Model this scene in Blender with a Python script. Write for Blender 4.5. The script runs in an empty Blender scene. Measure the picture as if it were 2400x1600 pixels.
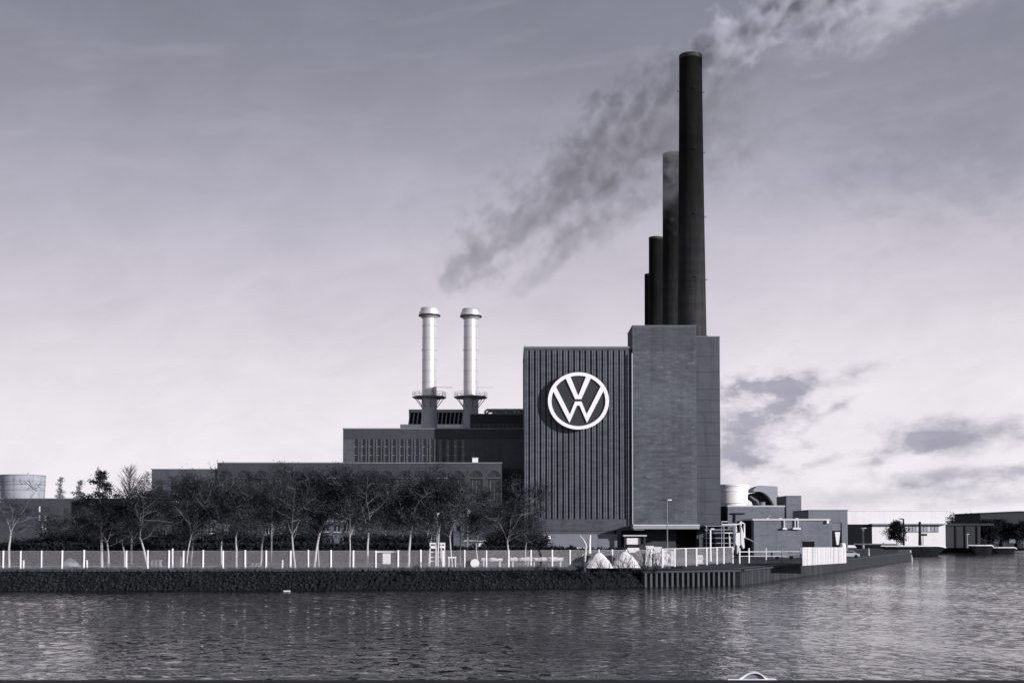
import bpy, bmesh, math, random
import numpy as np
from mathutils import Vector, Matrix, Euler

R = math.radians
S = bpy.context.scene
C = S.collection
rng = random.Random(7)

# ------------------------------------------------------------------ camera
F = 3000.0            # focal length in photo pixels (2400 wide)
CH = 4.3              # eye height above the quay level (z = 0)
PITCH = 0.035
HY = 1255.0           # photo row of the horizon
PY0 = HY - F * math.tan(PITCH)
WATER = -2.6

cam_d = bpy.data.cameras.new('camera')
cam_d.sensor_width = 36.0
cam_d.lens = 36.0 * F / 2400.0
cam_d.shift_y = (PY0 - 800.0) / 2400.0
cam_d.clip_end = 20000
cam_d.clip_start = 0.5
cam = bpy.data.objects.new('camera', cam_d)
C.objects.link(cam)
cam.location = (0, 0, CH)
cam.rotation_euler = (math.pi / 2 + PITCH, 0, 0)
S.camera = cam

# ------------------------------------------------------------------ light
SUN_AZ = R(55)        # to the right, behind the camera
SUN_EL = R(13.5)
sun_d = bpy.data.lights.new('sun', 'SUN')
sun_d.energy = 5.0
sun_d.angle = R(0.6)
sun_d.color = (1.0, 0.975, 0.985)
sun = bpy.data.objects.new('sun', sun_d)
C.objects.link(sun)
sdir = Vector((math.sin(SUN_AZ) * math.cos(SUN_EL), -math.cos(SUN_AZ) * math.cos(SUN_EL), math.sin(SUN_EL)))
sun.rotation_euler = sdir.to_track_quat('Z', 'Y').to_euler()

S.view_settings.view_transform = 'Standard'
S.view_settings.look = 'None'
S.view_settings.exposure = 0.0
S.view_settings.gamma = 1.0
S.view_settings.use_curve_mapping = False
S.render.engine = 'CYCLES'
S.cycles.use_denoising = True
S.cycles.max_bounces = 6
S.cycles.diffuse_bounces = 2
S.cycles.glossy_bounces = 3
S.cycles.transparent_max_bounces = 24
S.cycles.volume_bounces = 1
S.cycles.volume_max_steps = 128
S.cycles.caustics_reflective = False
S.cycles.caustics_refractive = False


class N:
    """small expression helper over math nodes (shader or geometry trees)"""
    def __init__(s, tree, sock):
        s.t, s.o = tree, sock

    def _m(s, op, *a):
        n = s.t.nodes.new('ShaderNodeMath')
        n.operation = op
        for i, v in enumerate((s,) + a):
            if isinstance(v, N):
                s.t.links.new(v.o, n.inputs[i])
            else:
                n.inputs[i].default_value = v
        return N(s.t, n.outputs[0])

    def __add__(s, b): return s._m('ADD', b)
    def __radd__(s, b): return s._m('ADD', b)
    def __sub__(s, b): return s._m('SUBTRACT', b)
    def __rsub__(s, b): return (s * -1.0) + b
    def __mul__(s, b): return s._m('MULTIPLY', b)
    def __rmul__(s, b): return s._m('MULTIPLY', b)
    def __truediv__(s, b): return s._m('DIVIDE', b)
    def pow(s, b): return s._m('POWER', b)
    def sqrt(s): return s._m('SQRT')
    def exp(s): return s._m('EXPONENT')
    def abs(s): return s._m('ABSOLUTE')
    def max(s, b): return s._m('MAXIMUM', b)
    def min(s, b): return s._m('MINIMUM', b)
    def sin(s): return s._m('SINE')
    def atan2(s, b): return s._m('ARCTAN2', b)
    def asin(s): return s._m('ARCSINE')

    def ss(s, a, b):            # smoothstep
        n = s.t.nodes.new('ShaderNodeMapRange')
        n.interpolation_type = 'SMOOTHSTEP'
        s.t.links.new(s.o, n.inputs['Value'])
        for k, v in (('From Min', a), ('From Max', b)):
            if isinstance(v, N):
                s.t.links.new(v.o, n.inputs[k])
            else:
                n.inputs[k].default_value = v
        return N(s.t, n.outputs['Result'])


def combine(t, x, y, z):
    n = t.nodes.new('ShaderNodeCombineXYZ')
    for i, v in enumerate((x, y, z)):
        if isinstance(v, N):
            t.links.new(v.o, n.inputs[i])
        else:
            n.inputs[i].default_value = v
    return n.outputs[0]


def noise(t, vec, scale, detail=3.0, rough=0.5, dist=0.0):
    n = t.nodes.new('ShaderNodeTexNoise')
    if vec is not None:
        t.links.new(vec, n.inputs['Vector'])
    n.inputs['Scale'].default_value = scale
    n.inputs['Detail'].default_value = detail
    n.inputs['Roughness'].default_value = rough
    n.inputs['Distortion'].default_value = dist
    o = n.outputs.get('Fac') or n.outputs[0]
    return N(t, o)


def ramp(t, fac, stops):
    n = t.nodes.new('ShaderNodeValToRGB')
    t.links.new(fac.o, n.inputs['Fac'])
    cr = n.color_ramp
    while len(cr.elements) > len(stops):
        cr.elements.remove(cr.elements[-1])
    while len(cr.elements) < len(stops):
        cr.elements.new(0.5)
    for e, (p, c) in zip(cr.elements, stops):
        e.position = p
        e.color = (*c, 1)
    return n.outputs['Color']


def mixc(t, fac, a, b, mode='MIX'):
    n = t.nodes.new('ShaderNodeMix')
    n.data_type = 'RGBA'
    n.blend_type = mode
    for i, v in ((0, fac), (6, a), (7, b)):
        if isinstance(v, N):
            t.links.new(v.o, n.inputs[i])
        elif isinstance(v, bpy.types.NodeSocket):
            t.links.new(v, n.inputs[i])
        elif i == 0:
            n.inputs[i].default_value = v
        else:
            n.inputs[i].default_value = (*v, 1)
    return n.outputs[2]


def lin(r, g, b):
    f = lambda c: (c / 255 / 12.92) if c <= 10 else ((c / 255 + 0.055) / 1.055) ** 2.4
    return (f(r), f(g), f(b))


# ------------------------------------------------------------------ sky
W = bpy.data.worlds.new('World')
S.world = W
W.use_nodes = True
wt = W.node_tree
wt.nodes.clear()
wo = wt.nodes.new('ShaderNodeOutputWorld')
bg = wt.nodes.new('ShaderNodeBackground')
tc = wt.nodes.new('ShaderNodeTexCoord')
sep = wt.nodes.new('ShaderNodeSeparateXYZ')
wt.links.new(tc.outputs['Generated'], sep.inputs[0])
dx, dy, dz = (N(wt, sep.outputs[i]) for i in range(3))
az = dx.atan2(dy)
el = dz.max(-0.999).min(0.999).asin()


def sky_px(px, py):
    return math.atan((px - 1200) / F), math.atan((HY - py) / F)


skyvec = combine(wt, az, el * 1.8, dz * 0.0)
warp1 = noise(wt, skyvec, 9.0, 4, 0.55)
warp2 = noise(wt, skyvec, 26.0, 5, 0.6)
fine = noise(wt, combine(wt, az, el * 1.6, 3.7), 60.0, 4, 0.6)
elw = el + (warp1 - 0.5) * 0.045 + az.max(-0.5).min(0.5) * -0.03
base_col = ramp(wt, (elw / 1.5708).max(0.0), [
    (0.0, lin(246, 241, 246)), (0.040, lin(243, 237, 243)), (0.075, lin(235, 228, 236)),
    (0.115, lin(212, 206, 217)), (0.165, lin(181, 178, 193)), (0.215, lin(148, 148, 163)), (0.26, lin(130, 132, 147)),
    (0.45, lin(104, 107, 122)), (1.0, lin(84, 88, 104))])


def blob(px, py, wx, wy, tilt, amp, warp=0.35, sharp=(0.12, 1.05)):
    """a soft bank of cloud at a direction of the sky"""
    a0, e0 = sky_px(px, py)
    ca, sa = math.cos(tilt), math.sin(tilt)
    u = (az - a0) * ca + (el - e0) * sa
    v = (el - e0) * ca - (az - a0) * sa
    u = u / (wx / F)
    v = v / (wy / F)
    d = (u * u + v * v).sqrt()
    q = 1.0 - d * 0.6 + (warp2 - 0.5) * (warp * 4) + (fine - 0.5) * (warp * 1.6)
    return q.ss(sharp[0], sharp[1]) * amp


dark = blob(1740, 1015, 165, 96, 0.25, 0.85, 0.55) + blob(1820, 965, 90, 24, 0.35, 0.6, 0.5)
for b in ((1690, 1080, 90, 55, 0.2, 0.5), (1850, 912, 160, 18, 0.10, 0.8), (1725, 925, 55, 20, 0.2, 0.7), (2010, 880, 55, 14, 0.1, 0.6), (1900, 890, 40, 20, 0.1, 0.6),
          (1960, 965, 45, 10, 0.5, 0.6), (2235, 1035, 165, 44, 0.0, 1.0), (2120, 1055, 75, 28, 0.1, 0.8), (2230, 1122, 190, 22, 0.08, 0.8), (2080, 1165, 250, 26, 0.05, 0.5),
          (2390, 1115, 50, 22, 0.1, 0.5), (1930, 1085, 35, 11, 0.3, 0.5), (2050, 1090, 40, 10, 0.1, 0.4), (2330, 1180, 200, 14, 0.1, 0.35)):
    dark = dark + blob(*b)
dark = dark.min(1.0)
veil = blob(2310, 300, 330, 190, 0.15, 0.55, 0.25, (0.0, 1.0)) + blob(1500, 60, 900, 60, 0.0, 0.35, 0.3, (0.0, 1.0)) + blob(300, 20, 500, 90, 0.0, 0.35, 0.3, (0.0, 1.0))
lightw = blob(2090, 60, 230, 60, 0.3, 0.55, 0.4, (0.1, 1.1)) + blob(2300, 20, 200, 50, 0.1, 0.35, 0.3, (0.1, 1.1)) + blob(1500, 300, 200, 60, 0.5, 0.3, 0.3, (0.1, 1.1))
col = mixc(wt, veil.min(0.8), base_col, lin(133, 135, 150))
col = mixc(wt, lightw.min(0.8), col, lin(196, 193, 206))
col = mixc(wt, dark * (0.55 + warp2 * 0.55), col, lin(158, 156, 174))
mot1 = noise(wt, combine(wt, az * 1.0, el * 2.2 - az * 0.35, 7.0), 16.0, 6, 0.62, 0.6)
mot2 = noise(wt, combine(wt, az * 1.0, el * 1.4, 9.0), 5.0, 4, 0.55, 0.4)
mot = (mot1 - 0.5) * 0.22 + (mot2 - 0.5) * 0.20 + 1.0
col = mixc(wt, 1.0, col, combine(wt, mot, mot, mot), 'MULTIPLY')
streak = noise(wt, combine(wt, az * 2.0, el * 14.0 - az * 1.5, 1.3), 4.0, 4, 0.55)
col = mixc(wt, (streak.ss(0.5, 0.8) * 0.07), col, lin(236, 231, 238))

nish = wt.nodes.new('ShaderNodeTexSky')
nish.sky_type = 'NISHITA'
nish.sun_disc = False
nish.sun_elevation = SUN_EL
nish.sun_rotation = math.pi - SUN_AZ
bw = wt.nodes.new('ShaderNodeRGBToBW')
wt.links.new(nish.outputs['Color'], bw.inputs['Color'])
# monochrome film: the physical sky enters by its luminance only
nl = (N(wt, bw.outputs['Val']) * 0.1).min(1.0)
nc = mixc(wt, 1.0, combine(wt, nl, nl, nl), (0.93, 0.95, 1.06), 'MULTIPLY')
col = mixc(wt, 0.06, col, nc)
sc10 = wt.nodes.new('ShaderNodeVectorMath')
sc10.operation = 'SCALE'
wt.links.new(col, sc10.inputs[0])
sc10.inputs['Scale'].default_value = 10.0
wt.links.new(sc10.outputs[0], bg.inputs['Color'])
bg.inputs['Strength'].default_value = 0.1
wt.links.new(bg.outputs[0], wo.inputs['Surface'])


# ------------------------------------------------------------------ helpers
def P(px, py, D):
    """photo pixel -> world point at distance D along the view axis"""
    u = (px - 1200.0) / F
    v = (PY0 - py) / F
    y = math.cos(PITCH) - v * math.sin(PITCH)
    z = math.sin(PITCH) + v * math.cos(PITCH)
    return Vector((u * D / y, D, CH + z * D / y))


def X(px, D, py=1255): return P(px, py, D).x
def Z(py, D): return P(1200, py, D).z


def T(v):
    k = min(1.0, max(0.0, (v - 0.25) / 0.3))      # toned film: cool mid greys, near neutral whites
    return (v * (0.905 + 0.09 * k), v * (0.965 + 0.01 * k), v * (1.135 - 0.135 * k))


def new_mat(name):
    m = bpy.data.materials.new(name)
    m.use_nodes = True
    t = m.node_tree
    b = t.nodes['Principled BSDF']
    return m, t, b


def mat(name, v, var=0.25, scale=0.6, rough=0.85, bump=0.0, stretch=(1, 1, 1), metallic=0.0, spec=0.3, detail=6, fine_s=None, grime=0.0):
    m, t, b = new_mat(name)
    tcn = t.nodes.new('ShaderNodeTexCoord')
    mp = t.nodes.new('ShaderNodeMapping')
    mp.inputs['Scale'].default_value = stretch
    t.links.new(tcn.outputs['Object'], mp.inputs['Vector'])
    n = noise(t, mp.outputs[0], scale, detail, 0.6)
    f = (n - 0.5) * (2.2 * var) + 1.0
    if fine_s:
        f = f * ((noise(t, mp.outputs[0], fine_s, 3, 0.6) - 0.5) * (1.6 * var) + 1.0)
    if grime:
        g = noise(t, combine(t, N(t, _sepx(t, tcn, 0)) * 0.9, N(t, _sepx(t, tcn, 1)) * 0.9, N(t, _sepx(t, tcn, 2)) * 0.06), 0.7, 4, 0.65)
        f = f * (1.0 - g.ss(0.45, 0.75) * grime)
    vm = t.nodes.new('ShaderNodeVectorMath')
    vm.operation = 'SCALE'
    vm.inputs[0].default_value = T(v)
    t.links.new(f.max(0.05).o, vm.inputs['Scale'])
    t.links.new(vm.outputs[0], b.inputs['Base Color'])
    b.inputs['Roughness'].default_value = rough
    b.inputs['Metallic'].default_value = metallic
    b.inputs['Specular IOR Level'].default_value = spec if rough < 0.8 else 0.08
    if bump:
        bn = t.nodes.new('ShaderNodeBump')
        bn.inputs['Strength'].default_value = 1.0
        bn.inputs['Distance'].default_value = bump
        t.links.new(n.o, bn.inputs['Height'])
        t.links.new(bn.outputs[0], b.inputs['Normal'])
    return m


def _sepx(t, tcn, i):
    k = t.nodes.get('sep_obj')
    if k is None:
        k = t.nodes.new('ShaderNodeSeparateXYZ')
        k.name = 'sep_obj'
        t.links.new(tcn.outputs['Object'], k.inputs[0])
    return k.outputs[i]


def brick_mat(name, v, var=0.22, flecks=0.5, grime=0.25):
    """brickwork too far off to tell its bricks: course streaks, pale flecks, rain streaks"""
    m, t, b = new_mat(name)
    tcn = t.nodes.new('ShaderNodeTexCoord')
    x, y, z = (N(t, _sepx(t, tcn, i)) for i in range(3))
    xy = x + y
    course = noise(t, combine(t, xy * 0.28, 0.0, z * 1.15), 1.0, 6, 0.72)
    patch = noise(t, combine(t, xy * 0.10, 0.3, z * 0.07), 1.0, 4, 0.6)
    fl = noise(t, combine(t, xy * 0.6, 0.0, z * 1.4), 1.0, 3, 0.6).ss(0.60, 0.72)
    rain = noise(t, combine(t, xy * 1.1, 0.0, z * 0.035), 0.7, 5, 0.65).ss(0.45, 0.75)
    f = 1.0 + (course - 0.5) * (4.4 * var) + (patch - 0.5) * (2.6 * var) + fl * flecks
    f = f * (1.0 - rain * grime)
    br = t.nodes.new('ShaderNodeTexBrick')
    br.inputs['Scale'].default_value = 1.0
    br.inputs['Brick Width'].default_value = 0.9
    br.inputs['Row Height'].default_value = 0.32
    br.inputs['Mortar Size'].default_value = 0.03
    br.inputs['Color1'].default_value = (1, 1, 1, 1)
    br.inputs['Color2'].default_value = (0.82, 0.82, 0.82, 1)
    br.inputs['Mortar'].default_value = (1.12, 1.12, 1.12, 1)
    t.links.new(combine(t, xy, z, 0.0), br.inputs['Vector'])
    vm = t.nodes.new('ShaderNodeVectorMath')
    vm.operation = 'SCALE'
    vm.inputs[0].default_value = T(v)
    t.links.new(f.max(0.1).o, vm.inputs['Scale'])
    c = mixc(t, 0.6, vm.outputs[0], br.outputs['Color'], 'MULTIPLY')
    t.links.new(c, b.inputs['Base Color'])
    b.inputs['Roughness'].default_value = 0.9
    b.inputs['Specular IOR Level'].default_value = 0.15
    bn = t.nodes.new('ShaderNodeBump')
    bn.inputs['Distance'].default_value = 0.04
    t.links.new(course.o, bn.inputs['Height'])
    t.links.new(bn.outputs[0], b.inputs['Normal'])
    return m


class MB:
    """collects shapes in world coordinates; build() links them as ONE object relative to its thing's base"""
    def __init__(s):
        s.v, s.f = [], []

    def add(s, vs, fs):
        o = len(s.v)
        s.v.extend([tuple(q) for q in vs])
        s.f.extend([tuple(i + o for i in f) for f in fs])
        return s

    def box(s, x0, x1, y0, y1, z0, z1):
        return s.add([(x0, y0, z0), (x1, y0, z0), (x1, y1, z0), (x0, y1, z0), (x0, y0, z1), (x1, y0, z1), (x1, y1, z1), (x0, y1, z1)],
                     [(0, 3, 2, 1), (4, 5, 6, 7), (0, 1, 5, 4), (1, 2, 6, 5), (2, 3, 7, 6), (3, 0, 4, 7)])

    def pbox(s, px0, px1, py0, py1, D, depth):
        """a box whose front face covers photo pixels px0..px1, py0 (top)..py1 (bottom) at distance D"""
        ym = (py0 + py1) / 2
        return s.box(X(px0, D, ym), X(px1, D, ym), D, D + depth, Z(py1, D), Z(py0, D))

    def prism(s, poly, y0, y1):
        """polygon of (x, z) points extruded along y"""
        n = len(poly)
        a = sum(poly[i][0] * poly[(i + 1) % n][1] - poly[(i + 1) % n][0] * poly[i][1] for i in range(n))
        if a < 0:
            poly = poly[::-1]
        vs = [(p[0], y0, p[1]) for p in poly] + [(p[0], y1, p[1]) for p in poly]
        fs = [tuple(range(n)), tuple(range(2 * n - 1, n - 1, -1))]
        fs += [(i, i + n, (i + 1) % n + n, (i + 1) % n) for i in range(n)]
        return s.add(vs, fs)

    def tube(s, pts, rad, seg=6, caps=True):
        pts = [Vector(p) for p in pts]
        if not isinstance(rad, (list, tuple)):
            rad = [rad] * len(pts)
        vs, fs = [], []
        for i, p in enumerate(pts):
            d = (pts[min(i + 1, len(pts) - 1)] - pts[max(i - 1, 0)]).normalized()
            a = d.orthogonal().normalized() if abs(d.z) < 0.99 else Vector((1, 0, 0))
            if i and abs(d.z) < 0.99:
                a = (pa - d * pa.dot(d)).normalized() if (pa - d * pa.dot(d)).length > 1e-4 else a
            pa = a
            b = d.cross(a)
            for k in range(seg):
                t = 2 * math.pi * k / seg
                vs.append(p + (a * math.cos(t) + b * math.sin(t)) * rad[i])
        for i in range(len(pts) - 1):
            for k in range(seg):
                k2 = (k + 1) % seg
                fs.append((i * seg + k, i * seg + k2, (i + 1) * seg + k2, (i + 1) * seg + k))
        if caps:
            fs.append(tuple(range(seg - 1, -1, -1)))
            fs.append(tuple(range((len(pts) - 1) * seg, len(pts) * seg)))
        return s.add(vs, fs)

    def lathe(s, cx, cy, prof, seg=40, cap=True):
        """prof: list of (r, z)"""
        vs, fs = [], []
        for r, z in prof:
            for k in range(seg):
                t = 2 * math.pi * k / seg
                vs.append((cx + r * math.cos(t), cy + r * math.sin(t), z))
        for i in range(len(prof) - 1):
            for k in range(seg):
                k2 = (k + 1) % seg
                fs.append((i * seg + k, i * seg + k2, (i + 1) * seg + k2, (i + 1) * seg + k))
        if cap:
            fs.append(tuple(range(seg - 1, -1, -1)))
            fs.append(tuple(range((len(prof) - 1) * seg, len(prof) * seg)))
        return s.add(vs, fs)

    def build(s, name, m, parent=None, smooth=False, base=None):
        o = base or (origin(parent) if parent else Vector((0, 0, 0)))
        me = bpy.data.meshes.new(name)
        me.from_pydata([(a - o.x, b - o.y, c - o.z) for a, b, c in s.v], [], s.f)
        me.materials.append(m)
        if smooth:
            me.polygons.foreach_set('use_smooth', [True] * len(me.polygons))
            try:
                me.set_sharp_from_angle(angle=R(40))
            except Exception:
                pass
        me.update()
        ob = bpy.data.objects.new(name, me)
        C.objects.link(ob)
        if parent:
            ob.parent = parent
        else:
            ob.location = o
        return ob


def origin(ob):
    v = Vector((0, 0, 0))
    while ob:
        v += ob.location
        ob = ob.parent
    return v


def tag(o, label, cat, group=None, kind=None):
    if label: o['label'] = label
    if cat: o['category'] = cat
    if group: o['group'] = group
    if kind: o['kind'] = kind
    return o


def thing(name, label, cat, loc, group=None):
    o = bpy.data.objects.new(name, None)
    C.objects.link(o)
    o.location = loc
    o.empty_display_size = 0.5
    return tag(o, label, cat, group)


def single(mb, name, m, label, cat, base, group=None, smooth=False):
    return tag(mb.build(name, m, None, smooth, Vector(base)), label, cat, group)


def copy_tree(root, loc, label=None, group=None, rotz=None, scale=None):
    r = root.copy()
    C.objects.link(r)
    r.location = loc
    if rotz is not None: r.rotation_euler.z = rotz
    if scale is not None: r.scale = scale
    if label: r['label'] = label
    if group: r['group'] = group
    for ch in list(root.children):
        c = ch.copy()
        C.objects.link(c)
        c.parent = r
        for g in list(ch.children):
            d = g.copy()
            C.objects.link(d)
            d.parent = c
    return r


# ------------------------------------------------------------------ materials
M = {}
M['brick'] = brick_mat('dark_brick', 0.092, 0.28, 0.25, 0.2)
M['brick_block'] = brick_mat('pale_flecked_brick', 0.112, 0.42, 0.8, 0.18)
M['brick_rib'] = brick_mat('rib_brick', 0.130, 0.34, 0.3, 0.25)
M['brick_rear'] = brick_mat('rear_brick', 0.066, 0.15, 0.15, 0.2)
M['brick_pier'] = brick_mat('pier_brick', 0.10, 0.2, 0.2, 0.2)
M['brick_low'] = brick_mat('annex_brick', 0.19, 0.22, 0.35, 0.15)
M['panel'] = mat('concrete_panel', 0.098, 0.26, 0.35, 0.9, 0.02, grime=0.25)
M['concrete'] = mat('concrete', 0.30, 0.2, 0.8, 0.9, 0.01, grime=0.3)
M['quay'] = mat('quay_concrete', 0.06, 0.35, 0.7, 0.9, 0.03, fine_s=4.0)
M['coping'] = mat('roof_edge_metal', 0.16, 0.1, 0.5, 0.6)
M['white_edge'] = mat('pale_roof_edge', 0.55, 0.12, 0.6, 0.6)
M['groove'] = mat('dark_groove', 0.03, 0.1, 1, 0.8)
M['white'] = mat('white_paint', 0.80, 0.06, 0.8, 0.45, grime=0.08)
M['sign_white'] = mat('sign_white', 0.86, 0.02, 0.5, 0.4)
M['sign_dark'] = mat('sign_dark', 0.035, 0.25, 0.15, 0.5)
M['tarp'] = mat('white_tarpaulin', 0.66, 0.10, 1.2, 0.8, 0.02)
M['black'] = mat('dark_opening', 0.012, 0.2, 1, 0.8)
M['glass'] = mat('window_glass', 0.02, 0.3, 0.6, 0.12, spec=0.5)
M['dark_metal'] = mat('dark_cladding', 0.028, 0.15, 0.3, 0.7)
M['grey_metal'] = mat('grey_metal', 0.32, 0.12, 0.5, 0.5, metallic=0.0)
M['galv'] = mat('galvanised_steel', 0.42, 0.14, 0.6, 0.55, metallic=0.15, grime=0.2)
M['corr'] = mat('ribbed_sheet_metal', 0.20, 0.12, 0.25, 0.6, grime=0.2)
M['roof'] = mat('dark_roof', 0.05, 0.2, 0.5, 0.9)
M['house'] = mat('house_render', 0.13, 0.25, 0.6, 0.9, grime=0.25)
M['grass'] = mat('rough_grass', 0.085, 0.5, 0.35, 0.95, 0.03, fine_s=3.0)
M['ground'] = mat('yard_ground', 0.13, 0.4, 0.12, 0.95, 0.02, fine_s=1.2)
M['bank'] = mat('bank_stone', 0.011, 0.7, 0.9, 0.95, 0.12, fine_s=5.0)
# bark: pale at the foot, shade of the crown painted into the grey above
m, t, b = new_mat('bark_crown_shade')
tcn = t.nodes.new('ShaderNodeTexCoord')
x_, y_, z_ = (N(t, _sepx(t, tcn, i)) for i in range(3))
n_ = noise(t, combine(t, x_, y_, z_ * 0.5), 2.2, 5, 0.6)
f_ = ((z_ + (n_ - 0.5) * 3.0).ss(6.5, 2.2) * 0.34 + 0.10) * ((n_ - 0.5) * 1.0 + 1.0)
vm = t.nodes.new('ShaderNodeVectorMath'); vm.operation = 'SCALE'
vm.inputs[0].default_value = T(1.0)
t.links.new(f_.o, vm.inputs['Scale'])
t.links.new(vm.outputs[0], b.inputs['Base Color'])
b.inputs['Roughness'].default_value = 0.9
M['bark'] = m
M['limb'] = mat('limb_bark', 0.125, 0.35, 1.5, 0.9)
M['twig'] = mat('dark_twigs', 0.036, 0.4, 0.8, 0.95)
M['needles'] = mat('dark_needles', 0.026, 0.4, 0.8, 0.95)
M['hedge'] = mat('hedge_leaves', 0.018, 0.5, 1.2, 0.95)
M['far_leaf'] = mat('far_foliage', 0.14, 0.4, 0.5, 0.95)  # leaf grey lightened, distance haze put into the colour
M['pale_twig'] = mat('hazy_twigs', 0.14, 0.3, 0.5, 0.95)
M['pile'] = mat('sheet_pile_steel', 0.045, 0.4, 0.8, 0.75, 0.01, grime=0.3)
M['pile_pale'] = mat('pile_face', 0.065, 0.35, 0.9, 0.75, grime=0.4)
M['hull'] = mat('dark_hull', 0.014, 0.6, 0.7, 0.85, grime=0.3)
M['pale_conc'] = mat('pale_concrete', 0.36, 0.12, 0.5, 0.9, grime=0.35)
M['fence_sheet'] = mat('white_sheet', 0.55, 0.14, 0.9, 0.7, grime=0.4)
M['lamp_grey'] = mat('lamp_pole_grey', 0.2, 0.1, 0.5, 0.6)

# white stack: satin white steel with a slight sheen
m, t, b = new_mat('stack_white_steel')
b.inputs['Base Color'].default_value = (*T(0.72), 1)
b.inputs['Roughness'].default_value = 0.42
b.inputs['Metallic'].default_value = 0.35
tcn = t.nodes.new('ShaderNodeTexCoord')
n_ = noise(t, combine(t, N(t, _sepx(t, tcn, 0)) * 1.0, N(t, _sepx(t, tcn, 1)) * 1.0, N(t, _sepx(t, tcn, 2)) * 0.08), 1.3, 4, 0.6)
vm = t.nodes.new('ShaderNodeVectorMath'); vm.operation = 'SCALE'
vm.inputs[0].default_value = T(0.62)
t.links.new(((n_ - 0.5) * 0.25 + 1.0).o, vm.inputs['Scale'])
t.links.new(vm.outputs[0], b.inputs['Base Color'])
M['stack'] = m

# chimney: sooty brick, the soot thickest towards the mouth
m, t, b = new_mat('sooty_chimney')
tcn = t.nodes.new('ShaderNodeTexCoord')
x_, y_, z_ = (N(t, _sepx(t, tcn, i)) for i in range(3))
n_ = noise(t, combine(t, x_ * 0.5, y_ * 0.5, z_ * 0.12), 1.0, 5, 0.6)
ring_ = noise(t, combine(t, 0.0, 0.0, z_ * 0.5), 1.0, 3, 0.6)
s_ = z_.ss(105.0, 45.0)
str_ = noise(t, combine(t, x_ * 1.2, y_ * 1.2, z_ * 0.03), 1.0, 4, 0.65)
f_ = (s_ * 0.030 + 0.006) * ((n_ - 0.5) * 1.6 + 1.0) * ((ring_ - 0.5) * 1.2 + 1.0) * ((str_ - 0.5) * 1.4 + 1.0)
vm = t.nodes.new('ShaderNodeVectorMath'); vm.operation = 'SCALE'
vm.inputs[0].default_value = T(1.0)
t.links.new(f_.o, vm.inputs['Scale'])
t.links.new(vm.outputs[0], b.inputs['Base Color'])
b.inputs['Roughness'].default_value = 0.9
b.inputs['Specular IOR Level'].default_value = 0.1
M['chimney'] = m

# chain link: procedural open wire pattern
m, t, b = new_mat('chain_link_wire')
b.inputs['Base Color'].default_value = (*T(0.62), 1)
b.inputs['Roughness'].default_value = 0.6
tcn = t.nodes.new('ShaderNodeTexCoord')
x_, y_, z_ = (N(t, _sepx(t, tcn, i)) for i in range(3))
k_ = 2 * math.pi / 0.12
wa = ((x_ + z_) * k_).sin().abs().ss(0.30, 0.20)
wb = ((x_ - z_) * k_).sin().abs().ss(0.30, 0.20)
tr = t.nodes.new('ShaderNodeBsdfTransparent')
mx = t.nodes.new('ShaderNodeMixShader')
t.links.new((wa.max(wb) * 0.62).o, mx.inputs['Fac'])
t.links.new(tr.outputs[0], mx.inputs[1])
t.links.new(b.outputs[0], mx.inputs[2])
t.links.new(mx.outputs[0], t.nodes['Material Output'].inputs['Surface'])
M['mesh'] = m

# water
m, t, b = new_mat('canal_water')
b.inputs['Base Color'].default_value = (*T(0.012), 1)
b.inputs['Roughness'].default_value = 0.07
b.inputs['IOR'].default_value = 1.333
b.inputs['Specular Tint'].default_value = (0.93, 0.96, 1.0, 1)
b.inputs['Specular IOR Level'].default_value = 0.5
tcn = t.nodes.new('ShaderNodeTexCoord')
x_, y_, z_ = (N(t, _sepx(t, tcn, i)) for i in range(3))
h1 = noise(t, combine(t, x_ * 1.0 + y_ * 0.22, y_ * 0.7, 0.0), 1.25, 3, 0.55, 0.4)
h3 = noise(t, combine(t, x_ * 0.28 + y_ * 0.05, y_ * 0.3, 5.0), 1.0, 2, 0.5)
h2 = noise(t, combine(t, x_ + y_ * 0.2, y_ * 0.45, 2.0), 0.06, 4, 0.6)
gust = h2.ss(0.34, 0.64) * 1.05 + 0.22            # wind patches
bn = t.nodes.new('ShaderNodeBump')
bn.inputs['Strength'].default_value = 1.0
bn.inputs['Distance'].default_value = 0.088
t.links.new(((h1.ss(0.42, 0.82) * 1.7 + h3 * 0.25) * gust).o, bn.inputs['Height'])
t.links.new(bn.outputs[0], b.inputs['Normal'])
t.links.new((gust * 0.05 + 0.02).o, b.inputs['Roughness'])
M['water'] = m


# ------------------------------------------------------------------ setting: water, ground, bank
def grid_mesh(name, xs, ys, zf, m, kind):
    Xg, Yg = np.meshgrid(xs, ys)
    Zg = zf(Xg, Yg)
    nx, ny = len(xs), len(ys)
    co = np.stack([Xg.ravel(), Yg.ravel(), Zg.ravel()], 1).astype(np.float32)
    i = np.arange(nx - 1)[None, :] + (np.arange(ny - 1) * nx)[:, None]
    q = np.stack([i, i + 1, i + nx + 1, i + nx], -1).reshape(-1, 4).astype(np.int32)
    me = bpy.data.meshes.new(name)
    me.vertices.add(len(co)); me.vertices.foreach_set('co', co.ravel())
    me.loops.add(q.size); me.loops.foreach_set('vertex_index', q.ravel())
    me.polygons.add(len(q)); me.polygons.foreach_set('loop_start', np.arange(0, q.size, 4, dtype=np.int32))
    me.update(calc_edges=True)
    me.polygons.foreach_set('use_smooth', np.ones(len(q), dtype=bool))
    me.materials.append(m)
    o = bpy.data.objects.new(name, me)
    C.objects.link(o)
    o['kind'] = kind
    return o


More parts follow.
